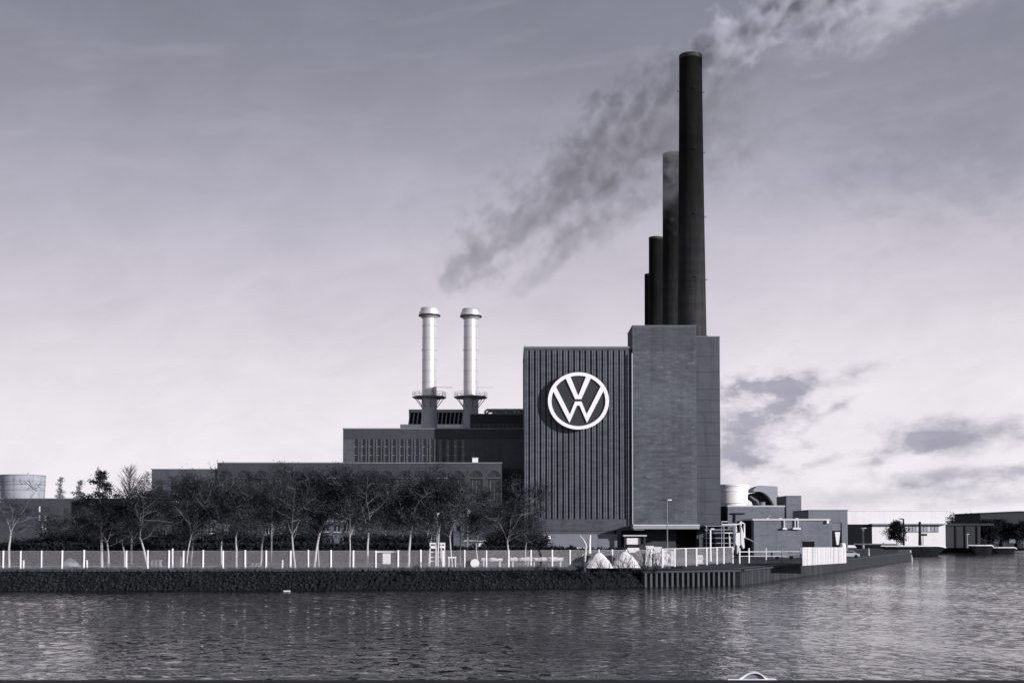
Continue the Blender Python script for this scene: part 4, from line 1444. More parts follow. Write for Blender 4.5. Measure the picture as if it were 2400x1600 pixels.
# vehicles among the trees: pale parked vans seen between trunks
def parked(px, D, w, h, lab, mm='white'):
    x = X(px, D)
    v_ = thing('parked_van', lab, 'van', (x, D, 0), 'vans parked behind the trees')
    L = w
    body = [(x - L / 2, 0.35), (x + L / 2, 0.35), (x + L / 2, 1.05), (x + L * 0.42, 1.2), (x + L * 0.30, h), (x - L * 0.47, h), (x - L / 2, h * 0.92)]
    MB().prism(body, D, D + 1.9).build('body', M[mm], v_)
    MB().prism([(x + L * 0.16, 1.2), (x + L * 0.39, 1.22), (x + L * 0.285, h - 0.15), (x + L * 0.16, h - 0.15)], D - 0.02, D + 0.02).build('side_window', M['glass'], v_)
    for dx_ in (-0.3, 0.3):
        MB().tube([(x + L * dx_, D - 0.03, 0.36), (x + L * dx_, D + 0.25, 0.36)], 0.36, 14).build('wheel', M['black'], v_)
    return v_


parked(96, 235, 4.8, 2.6, 'white van between the leftmost sparse tree and the pine')
parked(218, 240, 4.4, 1.9, 'low pale van behind the pine trunks', 'white_edge')
parked(8, 238, 4.8, 2.3, 'pale van cut by the left picture edge', 'white_edge')
parked(612, 236, 4.4, 2.0, 'pale van behind the pole by the dim house', 'white_edge')
parked(1215, 236, 4.6, 2.0, 'pale van beside the wide dark tree at the tower foot', 'white_edge')
parked(1352, 232, 4.8, 2.2, 'pale van behind the sapling before the tower plinth', 'white_edge')
parked(1838, 232, 4.2, 1.5, 'grey car shaped van behind the handrail at the brick annex', 'corr')

# ------------------------------------------------------------------ far right: hall, dark block, boats
D7 = 470
hall = thing('white_hall', 'big pale white hall with a black gate beyond the quay', 'building', P(2100, 1282, D7))
MB().pbox(1975, 2216, 1197, 1283, D7, 30).build('wall', M['white'], hall)
MB().pbox(1974, 2217, 1195, 1197, D7 - 0.2, 30.4).build('roof_edge', M['white'], hall)
MB().pbox(1986, 2044, 1228, 1276, D7 - 0.3, 0.5).build('gate', M['black'], hall)
MB().pbox(2044, 2220, 1226, 1229, D7 - 2, 2).build('gutter', M['grey_metal'], hall)
MB().pbox(2120, 2200, 1229, 1247, D7 - 0.2, 0.3).build('window_band', M['concrete'], hall)
for i in range(9):
    MB().pbox(2122 + i * 8.6, 2128 + i * 8.6, 1231, 1245, D7 - 0.3, 0.12).build('window', M['grey_metal'] if i % 3 else M['white_edge'], hall)
db = thing('dark_warehouse', 'black fronted warehouse right of the white hall', 'building', P(2258, 1282, D7 + 5))
Dd = D7 + 5
MB().pbox(2213, 2298, 1231, 1283, Dd, 25).build('wall', M['dark_metal'], db)
MB().pbox(2208, 2330, 1226, 1231, Dd - 0.6, 26).build('roof', M['roof'], db)
for px in (2214, 2240, 2262, 2290):
    MB().pbox(px, px + 3, 1231, 1283, Dd - 0.4, 0.4).build('pillar', M['groove'], db)
lb = thing('long_warehouse', 'long dark warehouse with a low pitched roof at the right edge', 'building', P(2400, 1282, 520))
Dl2 = 520
zz_ = lambda px, py: (lambda p: (p.x, p.z))(P(px, py, Dl2))
MB().prism([zz_(2298, 1284), zz_(2640, 1284), zz_(2640, 1206), zz_(2386, 1200), zz_(2298, 1203)], Dl2, Dl2 + 30).build('wall', M['roof'], lb)
MB().prism([zz_(2296, 1203.5), zz_(2386, 1199.5), zz_(2640, 1205), zz_(2640, 1202), zz_(2386, 1197), zz_(2296, 1201)], Dl2 - 0.4, Dl2 + 30.5).build('roof', M['roof'], lb)
for px, w in ((2328, 17), (2365, 22), (2392, 26)):
    MB().pbox(px, px + w, 1256, 1272, Dl2 - 0.3, 0.4).build('roller_door', M['corr'], lb)
for px in (2320, 2348, 2384, 2412):
    MB().pbox(px, px + 4, 1228, 1284, Dl2 - 0.7, 0.6).build('pillar', M['groove'], lb)


def boat(name, px0, px1, pdeck, pwl, D, lab, beam=4.0, mm='hull', cabin=None, gun='white'):
    x0, x1 = X(px0, D), X(px1, D)
    zw, zd = WATER - 0.4, Z(pdeck, D)
    bo = thing(name, lab, 'boat', ((x0 + x1) / 2, D, WATER))
    n = 22
    L = x1 - x0
    prof = []
    for i in range(n):
        u = i / (n - 1)
        hw = beam / 2 * min(1.0, (1 - u) * 3.2) ** 0.6 * (0.75 + 0.25 * min(1, u * 5))
        sheer = zd + (0.22 * max(0, (u - 0.6) / 0.4) ** 2 - 0.75 * max(0, (u - 0.8) / 0.2) ** 2)
        prof.append((x0 + L * u, max(0.05, hw), sheer))
    vs, fs = [], []
    for x, hw, z in prof:
        u = (x - x0) / L
        xb = x - 0.16 * L * max(0.0, (u - 0.7) / 0.3) ** 2 + 0.22 * L * max(0.0, (0.3 - u) / 0.3) ** 2
        vs += [(xb, D - hw * 0.6, zw), (x, D - hw, z), (x, D + hw, z), (xb, D + hw * 0.6, zw)]
    for i in range(n - 1):
        a, c = i * 4, (i + 1) * 4
        fs += [(a, c, c + 1, a + 1), (a + 1, c + 1, c + 2, a + 2), (a + 2, c + 2, c + 3, a + 3)]
    fs += [(0, 1, 2, 3), tuple((n - 1) * 4 + q for q in (3, 2, 1, 0))]
    MB().add(vs, fs).build('hull', M[mm], bo)
    MB().tube([(x, D - hw - 0.02, z + 0.06) for x, hw, z in prof], 0.22, 6).build('gunwale', M[gun], bo)
    MB().tube([(x, D + hw + 0.02, z + 0.06) for x, hw, z in prof], 0.22, 6).build('gunwale', M[gun], bo)
    if cabin:
        a, c, pt = cabin
        MB().pbox(a, c, pt, pdeck + 0.5, D - 0.8, 1.8).build('cabin', M['white'], bo)
    return bo


boat('barge', 2068, 2216, 1279.5, 1303, 432, 'long open barge with a bright gunwale moored off the quay end', 5.0)
boat('barge', 2004, 2108, 1275, 1290, 462, 'dark barge with a pale deck cover behind the bright gunwale barge', 5.0, 'hull', (2072, 2094, 1271), 'corr')
boat('motor_boat', 2272, 2328, 1278, 1290, 470, 'slim pale boat moored under the dark warehouse', 3.0)
boat('motor_boat', 2324, 2382, 1283, 1292, 500, 'slim pale boat moored nearest the right edge', 3.0)
md = thing('mooring_post', 'pale mooring dolphin at the outer end of the sheet pile quay', 'mooring post', (114, 366, WATER))
pA, pB = P(2133, 1290, 364), P(2138, 1313, 362)
MB().tube([pA, (pB.x, pB.y, WATER - 0.5)], 0.28, 8).build('pile', M['white_edge'], md)
pA = P(2036, 1284, 300)
single(MB().tube([(pA.x, 300, -0.4), (pA.x, 300, pA.z)], [0.22, 0.12], 7), 'bollard_post', M['white_edge'], 'white topped post on the quay apron before the dark barge', 'post', (pA.x, 300, -0.4))
rcar = P(1992, 1300, 262)
cr = thing('parked_car', 'silver car parked on the apron right of the panel fence', 'car', (rcar.x, 262, -0.2))
x = rcar.x
MB().prism([(x - 2.0, 0.1), (x + 2.0, 0.1), (x + 2.0, 0.62), (x + 1.2, 0.8), (x + 0.6, 1.25), (x - 1.0, 1.3), (x - 1.7, 0.85), (x - 2.0, 0.8)], 262, 263.8).build('body', M['galv'], cr)
MB().prism([(x - 1.4, 0.85), (x + 1.0, 0.82), (x + 0.5, 1.2), (x - 0.95, 1.24)], 261.97, 262.02).build('side_window', M['glass'], cr)
for dx_ in (-1.25, 1.25):
    MB().tube([(x + dx_, 261.95, 0.12), (x + dx_, 262.2, 0.12)], 0.34, 12).build('wheel', M['black'], cr)
lamp_post('street_lamp', 2118, 440, 1216, 'dark street lamp with one crooked arm next to the round topped far tree', (-9,), 0.28, True, mm='groove')
lamp_post('street_lamp', 2156, 440, 1222, 'thick dark lamp post before the white hall windows', (), 0.45, False, mm='groove')
lamp_post('street_lamp', 2023, 440, 1238, 'pale T-headed lamp post in front of the black hall gate', (-5, 5), 0.3, True, mm='grey_metal')
lamp_post('street_lamp', 2266, 450, 1252, 'pale short lamp post before the black warehouse front', (-3, 3), 0.3, True, mm='corr')
single(MB().pbox(2160, 2173, 1250, 1255, 440, 0.3).pbox(2163, 2164.2, 1255, 1283, 440.05, 0.15), 'direction_sign', M['groove'], 'dark sign plate on a thin post before the white hall', 'sign', P(2165, 1283, 440))

# near motor boat at the lower edge
DN = 61.0
nb_ = thing('cabin_boat', 'small white boat with an arched cabin window at the near quay', 'boat', P(1762, 1600, DN))
zq = lambda x, y: (lambda p: (p.x, p.z))(P(1680 + x / 13.83, 1550 + y / 13.83, DN))
MB().prism([zq(*p) for p in ((355, 565), (640, 550), (1500, 560), (1930, 560), (1900, 620), (1780, 680), (1000, 760), (500, 700))], DN - 0.5, DN + 0.6).build('hull', M['white'], nb_)
arcpts = [(640, 560), (720, 490), (820, 430), (930, 360), (1040, 325), (1160, 312), (1290, 322), (1400, 370), (1500, 440), (1600, 510), (1700, 555)]
inn = [(1540, 550), (1450, 450), (1370, 385), (1260, 350), (1150, 348), (1040, 365), (960, 405), (880, 465), (800, 530)]
MB().prism([zq(*p) for p in arcpts + inn + [(790, 556)]], DN - 0.35, DN + 0.45).build('cabin_frame', M['white'], nb_)
MB().prism([zq(*p) for p in [(800, 552)] + inn[::-1] + [(1540, 556)]], DN - 0.2, DN + 0.3).build('cabin_window', M['corr'], nb_)
MB().tube([(P(1680 + a / 13.83, 1550 + c / 13.83, DN - 0.55)) for a, c in ((355, 572), (700, 580), (1200, 578), (1930, 570))], 0.03, 6).build('gunwale', M['sign_white'], nb_)


# ------------------------------------------------------------------ trees
def rotv(v, ax, a):
    return Matrix.Rotation(a, 3, ax) @ v


class Tree:
    def __init__(s, seed):
        s.r = random.Random(seed)
        s.trunk, s.limb, s.tw = MB(), MB(), MB()
        s.tips = []

    def limb_(s, p, d, L, r0, r1, n, wob, up, mb, seg):
        pts, rad = [p.copy()], [r0]
        for i in range(n):
            d = (d + Vector((s.r.gauss(0, wob), s.r.gauss(0, wob), s.r.gauss(0, wob) + up))).normalized()
            p = p + d * (L / n)
            pts.append(p.copy()); rad.append(r0 + (r1 - r0) * (i + 1) / n)
        mb.tube(pts, rad, seg, False)
        return pts, d

    def leaf(s, p, size):
        r = s.r
        a = Vector((r.gauss(0, 1), r.gauss(0, 1), r.gauss(0, 1))).normalized()
        b_ = a.orthogonal().normalized()
        b_ = rotv(b_, a, r.uniform(0, 6.28))
        L, w = size * r.uniform(0.7, 1.5), size * r.uniform(0.25, 0.55)
        s.tw.add([p, p + a * L * 0.5 + b_ * w * 0.5, p + a * L, p + a * L * 0.5 - b_ * w * 0.5], [(0, 1, 2, 3)])

    def twig(s, p, d, L, r):
        a = d.orthogonal().normalized(); a = rotv(a, d, s.r.uniform(0, 6.28))
        q = p + d * L
        s.tw.add([p - a * r, p + a * r, q], [(0, 1, 2)])
        return q


def deciduous(seed, H=13.0, spread=4.2, clear=0.34, forks=3, leaves=1500, lean=0.0, dens=1.0, leaf=0.24):
    t = Tree(seed); r = t.r
    d = Vector((lean, r.gauss(0, 0.04), 1)).normalized()
    pts, d = t.limb_(Vector((0, 0, -0.2)), d, H * clear, 0.125, 0.09, 5, 0.06, 0.05, t.trunk, 7)
    p = pts[-1]
    leaders = []
    a0 = r.uniform(0, 6.28)
    for k in range(forks):
        a = a0 + k * 2 * math.pi / forks + r.uniform(-0.4, 0.4)
        dd = (Vector((math.cos(a) * 0.36, math.sin(a) * 0.36, 1))).normalized()
        q, dq = t.limb_(p, dd, H * (0.5 + r.uniform(-0.08, 0.1)), 0.07, 0.02, 7, 0.12, 0.02, t.trunk if k < 2 else t.limb, 5)
        leaders.append(q)
    leaders.append([pts[-2], pts[-1]])
    for q in leaders:
        nb1 = int(9 * dens) if len(q) > 2 else 2
        for i in range(nb1):
            f = r.uniform(0.12, 1.0) * (len(q) - 1)
            k = min(int(f), len(q) - 2); p = q[k].lerp(q[k + 1], f - k)
            a = r.uniform(0, 6.28)
            dd = Vector((math.cos(a), math.sin(a), r.uniform(0.1, 0.9))).normalized()
            L = spread * r.uniform(0.45, 0.95) * (1.1 - 0.45 * f / (len(q) - 1))
            b1, d1 = t.limb_(p, dd, L, 0.06, 0.025, 5, 0.2, 0.06, t.limb, 4)
            for j in range(int(7 * dens)):
                g_ = r.uniform(0.2, 1.0) * (len(b1) - 1)
                m_ = min(int(g_), len(b1) - 2); p2 = b1[m_].lerp(b1[m_ + 1], g_ - m_)
                dd2 = (d1 * 0.5 + Vector((r.gauss(0, 0.7), r.gauss(0, 0.7), r.gauss(0.25, 0.6)))).normalized()
                b2, d2 = t.limb_(p2, dd2, L * r.uniform(0.25, 0.5), 0.03, 0.012, 3, 0.22, 0.04, t.limb, 3)
                for c in range(7):
                    p3 = b2[r.randrange(1, len(b2))]
                    dd3 = (d2 * 0.6 + Vector((r.gauss(0, 0.7), r.gauss(0, 0.7), r.gauss(0.2, 0.6)))).normalized()
                    q3 = t.twig(p3, dd3, r.uniform(0.4, 1.0), 0.02)
                    t.tips.append(q3)
                    for e in range(2):
                        dd4 = (dd3 + Vector((r.gauss(0, 0.6), r.gauss(0, 0.6), r.gauss(0.15, 0.5)))).normalized()
                        t.twig(p3.lerp(q3, r.uniform(0.3, 0.8)), dd4, r.uniform(0.25, 0.6), 0.016)
    for i in range(leaves):
        p = r.choice(t.tips)
        t.leaf(p + Vector((r.gauss(0, 0.3), r.gauss(0, 0.3), r.gauss(0, 0.28))), leaf)
    return t


def poplar(seed, H=17.0):
    t = Tree(seed); r = t.r
    pts, d = t.limb_(Vector((0, 0, -0.2)), Vector((0.01, 0, 1)), H, 0.2, 0.03, 12, 0.012, 0.02, t.trunk, 7)
    for i in range(120):
        f = r.uniform(0.45, 0.985)
        k = f * 12; kk = min(int(k), 11); p = pts[kk].lerp(pts[kk + 1], k - kk)
        a = r.uniform(0, 6.28)
        L = (1 - f) * 8.6 * r.uniform(0.75, 1.1) + 0.9
        if f < 0.55: L *= 0.8
        dd = Vector((math.cos(a) * 0.8, math.sin(a) * 0.8, 0.85)).normalized()
        b1, d1 = t.limb_(p, dd, L, 0.04, 0.015, 4, 0.04, 0.03, t.limb, 3)
        for j in range(8):
            p2 = b1[r.randrange(1, len(b1))]
            t.tips.append(t.twig(p2, (d1 + Vector((r.gauss(0, 0.45), r.gauss(0, 0.45), r.gauss(0.1, 0.3)))).normalized(), r.uniform(0.5, 1.2), 0.022))
    return t


def pine(seed, H=14.5):
    t = Tree(seed); r = t.r
    pts, d = t.limb_(Vector((0, 0, -0.2)), Vector((-0.02, 0, 1)), H, 0.19, 0.05, 10, 0.03, 0.03, t.trunk, 8)
    for i in range(24):
        f = r.uniform(0.66, 0.99)
        k = f * 10; kk = min(int(k), 9); p = pts[kk].lerp(pts[kk + 1], k - kk)
        a = r.uniform(0, 6.28)
        L = 0.4 + (1 - f) * 9.5 * r.uniform(0.6, 1.05)
        L = min(L, 3.1)
        dd = Vector((math.cos(a), math.sin(a), r.uniform(-0.15, 0.3))).normalized()
        b1, d1 = t.limb_(p, dd, L, 0.05, 0.02, 4, 0.12, 0.05, t.limb, 4)
        for q in b1[2:]:
            for c in range(2):
                cpt = q + Vector((r.gauss(0, 0.22), r.gauss(0, 0.22), r.gauss(0.05, 0.12)))
                for z_ in range(15):
                    t.leaf(cpt + Vector((r.gauss(0, 0.22), r.gauss(0, 0.22), r.gauss(0, 0.12))), 0.34)
    for i in range(60):
        t.leaf(pts[-1] + Vector((r.gauss(0, 0.2), r.gauss(0, 0.2), r.gauss(0, 0.3))), 0.32)
    for i in range(7):
        a = r.uniform(0, 6.28); p = pts[r.randrange(4, 7)]
        t.limb_(p, Vector((math.cos(a), math.sin(a), 0.2)).normalized(), r.uniform(0.8, 2.0), 0.03, 0.01, 3, 0.15, 0, t.limb, 3)
    return t


def conifer(seed, H=14.0, wid=2.6):
    t = Tree(seed); r = t.r
    pts, d = t.limb_(Vector((0, 0, -0.2)), Vector((0, 0, 1)), H, 0.16, 0.03, 8, 0.01, 0.02, t.trunk, 6)
    for i in range(80):
        f = r.uniform(0.2, 0.99)
        a = r.uniform(0, 6.28); L = (1 - f) * wid * r.uniform(0.7, 1.1) + 0.25
        p = Vector((0, 0, f * H))
        b1, d1 = t.limb_(p, Vector((math.cos(a), math.sin(a), 0.15)).normalized(), L, 0.03, 0.01, 3, 0.08, -0.03, t.limb, 3)
        for q in b1[1:]:
            for c in range(9):
                t.leaf(q + Vector((r.gauss(0, 0.2), r.gauss(0, 0.2), r.gauss(0, 0.12))), 0.3)
    return t


protos = {}


def proto(key, t, trunk_m, limb_m, leaf_m, H):
    """store the meshes of one tree shape: trunk (pale stems) and crown (limbs, twigs and leaves)"""
    o = Vector((0, 0, 0))
    def mesh(mb, m_, name):
        me = bpy.data.meshes.new(name)
        me.from_pydata(mb.v, [], mb.f); me.materials.append(m_)
        me.update(); return me
    crown = MB(); crown.v = t.limb.v + t.tw.v
    off = len(t.limb.v)
    crown.f = t.limb.f + [tuple(i + off for i in f) for f in t.tw.f]
    cm = mesh(crown, limb_m, 'crown'); cm.materials.append(leaf_m)
    idx = np.zeros(len(cm.polygons), dtype=np.int32); idx[len(t.limb.f):] = 1
    cm.polygons.foreach_set('material_index', idx)
    tm = mesh(t.trunk, trunk_m, 'trunk')
    tm.polygons.foreach_set('use_smooth', np.ones(len(tm.polygons), dtype=bool))
    zz = [v[2] for v in crown.v]
    xx = [abs(v[0]) for v in crown.v]
    protos[key] = (tm, cm, max(zz), sorted(xx)[int(len(xx) * 0.97)])


for k in range(6):
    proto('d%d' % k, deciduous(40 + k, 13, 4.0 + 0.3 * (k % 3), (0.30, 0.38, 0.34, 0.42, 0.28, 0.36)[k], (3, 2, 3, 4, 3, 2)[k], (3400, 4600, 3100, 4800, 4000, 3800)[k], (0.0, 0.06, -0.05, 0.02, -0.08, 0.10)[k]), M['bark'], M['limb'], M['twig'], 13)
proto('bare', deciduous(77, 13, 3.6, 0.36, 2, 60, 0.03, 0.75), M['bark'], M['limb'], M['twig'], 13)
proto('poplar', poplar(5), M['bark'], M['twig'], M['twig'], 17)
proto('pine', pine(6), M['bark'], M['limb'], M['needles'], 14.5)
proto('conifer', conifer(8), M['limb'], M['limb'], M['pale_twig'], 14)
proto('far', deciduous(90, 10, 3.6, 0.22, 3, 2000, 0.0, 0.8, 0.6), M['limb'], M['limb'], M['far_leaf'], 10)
proto('bush', deciduous(95, 6, 3.4, 0.06, 4, 3600, 0.0, 0.8, 0.4), M['limb'], M['limb'], M['hedge'], 6)
proto('fardark', deciduous(91, 10, 3.6, 0.22, 3, 3600, 0.0, 0.8, 0.6), M['limb'], M['limb'], M['hedge'], 10)


def tree(name, key, px, D, ptop, label, group=None, wid=None, rz=None, cat='tree', base=None):
    tm, cm, H, hw = protos[key]
    x = X(px, D)
    z0 = 0.0 if base is None else base
    o = thing(name, label, cat, (x, D, z0), group)
    sc = (Z(ptop, D) - z0) / H
    sw = sc if wid is None else (wid / 2 * D / F) / hw
    o.scale = (sw, sw, sc)
    o.rotation_euler.z = rng.uniform(0, 6.28) if rz is None else rz
    for nm, me in (('trunk', tm), ('crown', cm)):
        c = bpy.data.objects.new(nm, me)
        C.objects.link(c)
        c.parent = o
    return o


G1 = 'bare trees along the canal fence'
G2 = 'trees further back in the yard'
front = [
    ('bare_tree', 'bare', 22, 172, 1108, 'sparse bare tree with one pale trunk at the left picture edge', 150),
    ('pine_tree', 'pine', 240, 173, 1092, 'pine with a flat dark crown standing above the workshop roof', 100),
    ('bare_tree', 'd1', 254, 171, 1165, 'slim pale trunk rising close beside the pine', 105),
    ('poplar_tree', 'poplar', 309, 190, 1078, 'tall feathery leafless poplar right of the pine', None),
    ('bare_tree', 'd3', 293, 176, 1160, 'short twin stemmed tree at the poplar foot', 120),
    ('bare_tree', 'd5', 348, 170, 1128, 'leaning pale tree in front of the side wing corner', 140),
    ('bare_tree', 'd0', 438, 171, 1094, 'forked pale tree before the side wing, left of the grey gabled house', 150),
    ('bare_tree', 'd2', 449, 175, 1140, 'smaller tree tucked behind the forked pale tree', 120),
    ('bare_tree', 'd4', 520, 172, 1078, 'tree with two stems in front of the grey gabled house right corner', 150),
    ('bare_tree', 'd1', 555, 170, 1130, 'tree with a bent pale trunk between grey house and thin pole', 120),
    ('bare_tree', 'd3', 611, 186, 1071, 'tall crowned tree just left of the thin pole', 130),
    ('bare_tree', 'd2', 692, 170, 1090, 'tree with a bright Y-forked trunk right of the thin pole', 140),
    ('bare_tree', 'd5', 737, 172, 1076, 'tree with a pale lower trunk left of the pale gabled house', 150),
    ('bare_tree', 'd0', 748, 177, 1140, 'thin stemmed tree hugging the pale gabled house left wall', 110),
    ('bare_tree', 'd4', 820, 171, 1070, 'tree at the pale gabled house right wall, under the slot windows', 160),
    ('bare_tree', 'd1', 861, 171, 1092, 'curved trunk tree just left of the white notice', 130),
    ('bare_tree', 'd3', 956, 174, 1074, 'dark many stemmed tree right of the white notice', 170),
    ('bare_tree', 'd0', 1005, 180, 1100, 'upright tree behind the white steel rack', 120),
    ('bare_tree', 'd5', 1026, 173, 1088, 'dark trunk leaning right in front of the steel rack', 130),
    ('bare_tree', 'd2', 1060, 175, 1094, 'leaning tree between steel rack and slim pole', 120),
    ('bare_tree', 'd4', 1190, 178, 1104, 'wide dark tree at the left foot of the ribbed tower', 185),
    ('bare_tree', 'd3', 1232, 192, 1165, 'low spreading tree against the ribbed tower front', 90),
    ('bare_tree', 'd2', 1120, 186, 1160, 'round low tree before the yard shed', 110),
]
for nm, key, px, D, pt, lab, wid in front:
    tree(nm, key, px, D, pt, lab, G1, wid)
back = [
    ('bare_tree', 'd2', 150, 225, 1190, 'dim tree behind the pine, under the workshop roof edge', 130),
    ('bare_tree', 'd0', 195, 232, 1178, 'dim tree left of the pine trunk against the workshop', 120),
    ('bare_tree', 'd4', 275, 226, 1165, 'dim tree between pine and poplar trunks', 130),
    ('bare_tree', 'd1', 338, 224, 1140, 'dim tree over the side wing left corner', 130),
    ('bare_tree', 'd3', 395, 230, 1096, 'dim tree poking above the side wing roof on its left', 120),
    ('bare_tree', 'd5', 472, 228, 1100, 'dim tree above the grey gabled house', 120),
    ('bare_tree', 'd2', 575, 226, 1120, 'dim tree between grey and dim gabled houses', 130),
    ('bare_tree', 'd0', 660, 232, 1110, 'dim tree right of the dim gabled house', 130),
    ('bare_tree', 'd4', 735, 236, 1105, 'dim tree behind the pale gabled house', 120),
    ('bare_tree', 'd1', 850, 230, 1095, 'dim tree under the left slot windows', 140),
    ('bare_tree', 'd3', 905, 228, 1100, 'dim tree behind the white notice', 130),
    ('bare_tree', 'd5', 985, 226, 1120, 'dim tree behind the dark many stemmed tree', 120),
    ('bare_tree', 'd2', 1150, 232, 1150, 'dim tree before the dark gap beside the ribbed tower', 120),
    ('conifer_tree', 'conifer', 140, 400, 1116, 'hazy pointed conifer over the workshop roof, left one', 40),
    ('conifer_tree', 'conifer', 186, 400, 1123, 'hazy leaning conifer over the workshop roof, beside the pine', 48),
]
for nm, key, px, D, pt, lab, wid in back:
    tree(nm, key, px, D, pt, lab, G2, wid)
far = [
    ('round_tree', 'fardark', 2100, 436, 1216, 'dark round topped tree alone before the white hall', 38),
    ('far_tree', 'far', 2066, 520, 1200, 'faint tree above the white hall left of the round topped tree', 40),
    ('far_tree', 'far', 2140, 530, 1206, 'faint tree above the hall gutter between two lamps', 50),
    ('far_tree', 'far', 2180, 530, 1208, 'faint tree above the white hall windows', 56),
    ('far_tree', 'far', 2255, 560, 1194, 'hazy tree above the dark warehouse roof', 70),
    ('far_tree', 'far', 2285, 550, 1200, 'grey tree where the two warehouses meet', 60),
    ('far_tree', 'fardark', 2310, 500, 1214, 'dark tree before the left end of the long warehouse', 50),
    ('far_tree', 'fardark', 2352, 505, 1212, 'dark tree between roller doors of the long warehouse', 60),
    ('far_tree', 'fardark', 2398, 505, 1216, 'dark tree cut by the right picture edge', 60),
]
for nm, key, px, D, pt, lab, wid in far:
    tree(nm, key, px, D, pt, lab, 'far trees across the harbour', wid)

bushes = [(60, 226, 1252, 'dark bush under the sparse leftmost tree'), (130, 222, 1236, 'dark bush beside the pale van at the workshop'), (178, 218, 1230, 'dark bush left of the pine trunk'),
          (270, 216, 1226, 'dark bush behind the pine and its slim neighbour'), (330, 220, 1222, 'dark bush at the poplar foot'), (392, 218, 1228, 'dark bush left of the forked pale tree'),
          (470, 222, 1240, 'dark bush under the grey gabled house'), (545, 220, 1232, 'dark bush right of the grey gabled house'), (600, 218, 1238, 'dark bush left of the thin pole'),
          (668, 220, 1230, 'dark bush right of the thin pole'), (725, 222, 1236, 'dark bush left of the pale gabled house'), (850, 220, 1240, 'dark bush right of the pale gabled house'),
          (915, 222, 1240, 'dark bush above the white notice'), (972, 220, 1238, 'dark bush left of the white steel rack'), (1180, 222, 1226, 'dark bush behind the wide dark tree stem'),
          (1238, 224, 1230, 'dark bush at the ribbed tower corner')]
for px, D, pt, lab in bushes:
    tree('bush', 'bush', px, D, pt, lab, 'dark bushes behind the hedge', 92, None, 'bush')

# pale sapling with broken limbs behind the fence
sp = thing('pale_sapling', 'broken pale sapling with a dark foot before the tarpaulin heaps', 'tree', P(1371, 1340, 168))
qs = lambda x, y: P(1330 + x / 9.8, 1220 + y / 9.8, 168.5)
MB().tube([qs(390, 1180), qs(395, 930)], [0.2, 0.17], 7).build('trunk_foot', M['limb'], sp)
MB().tube([qs(395, 930), qs(412, 760), qs(425, 560), qs(370, 440), qs(280, 330)], [0.16, 0.15, 0.14, 0.11, 0.05], 7).build('trunk', M['white_edge'], sp)
MB().tube([qs(412, 730), qs(330, 800)], [0.1, 0.05], 6).build('limb', M['white_edge'], sp)

# hedge behind the fence, one long clipped mass of dark leaves
hg = MB()
hr = random.Random(12)
def hedge_box(px0, px1, ptop, D, n):
    x0, x1 = X(px0, D), X(px1, D)
    zt_ = Z(ptop, D)
    hg.box(x0, x1, D + 0.5, D + 1.8, 0, zt_ - 0.45)
    for i in range(n):
        x = hr.uniform(x0, x1); y = D + hr.uniform(0, 1.9); z = hr.uniform(0.1, zt_) if hr.random() < 0.5 else zt_ - abs(hr.gauss(0, 0.3)) + 0.1
        a = Vector((hr.gauss(0, 1), hr.gauss(0, 1), hr.gauss(0, 1))).normalized(); b_ = a.orthogonal()
        s_ = hr.uniform(0.15, 0.34)
        p = Vector((x, y, z))
        hg.add([p, p + a * s_ + b_ * s_ * 0.5, p + a * 2 * s_, p + a * s_ - b_ * s_ * 0.5], [(0, 1, 2, 3)])
hedge_box(-60, 1000, 1277, 206, 9000)
hedge_box(1000, 1350, 1284, 206, 2600)
hedge_box(1345, 1470, 1288, 208, 900)
single(hg, 'hedge', M['hedge'], 'long clipped dark hedge between the fence and the yard trees', 'hedge', (X(600, 206), 206, 0))

# scrub on the bank: grass tufts and bare shoots
tf = MB()
tr_ = random.Random(21)
for i in range(5200):
    x = tr_.uniform(-75, 22)
    sh_y = float(np.interp(x, sx, sy))
    f = 0.62 + 0.38 * tr_.random()
    y = sh_y + 0.3 + f * 4.3; z = float(np.interp(f * 4.3 + 0.3, [0, 0.9, 1.9, 3.0, 4.7], [-2.55, -1.5, -0.75, -0.3, -0.03]))
    h = tr_.uniform(0.15, 0.5) * (1.0 if f > 0.3 else 0.6)
    for k in range(3):
        a = tr_.uniform(0, 6.28); lean = tr_.uniform(0.1, 0.5) * h
        w = tr_.uniform(0.02, 0.05)
        tf.add([(x - w, y, z), (x + w, y, z), (x + math.cos(a) * lean, y + math.sin(a) * lean - 0.1, z + h)], [(0, 1, 2)])
o = tf.build('bank_grass', mat('bank_grass_blades', 0.12, 0.6, 0.5, 0.95)); o['kind'] = 'stuff'


def shrub(px, D, h, lab, seed, n=14):
    r = random.Random(seed)
    x = X(px, D)
    zb = -0.6
    s_ = thing('bare_shrub', lab, 'shrub', (x, D, zb), 'bare shrubs on the bank')
    st_, tw_ = MB(), MB()
    for i in range(n):
        d = Vector((r.gauss(0, 0.35), r.gauss(0, 0.2), 1)).normalized()
        p = Vector((x + r.gauss(0, 0.35), D + r.gauss(0, 0.2), zb))
        pts = [p.copy()]
        for k in range(5):
            d = (d + Vector((r.gauss(0, 0.2), r.gauss(0, 0.15), r.gauss(0, 0.1)))).normalized(); p = p + d * h * r.uniform(0.12, 0.24); pts.append(p.copy())
        st_.tube(pts, [0.035, 0.03, 0.025, 0.02, 0.015, 0.01], 4, False)
        for q in pts[1:]:
            for c in range(4):
                dd = (d + Vector((r.gauss(0, 0.6), r.gauss(0, 0.5), r.gauss(0, 0.4)))).normalized()
                e = q + dd * r.uniform(0.2, 0.5); w = dd.orthogonal() * 0.012
                tw_.add([q - w, q + w, e], [(0, 1, 2)])
    st_.build('stems', M['twig'], s_); tw_.build('twigs', M['twig'], s_)['kind'] = 'stuff'


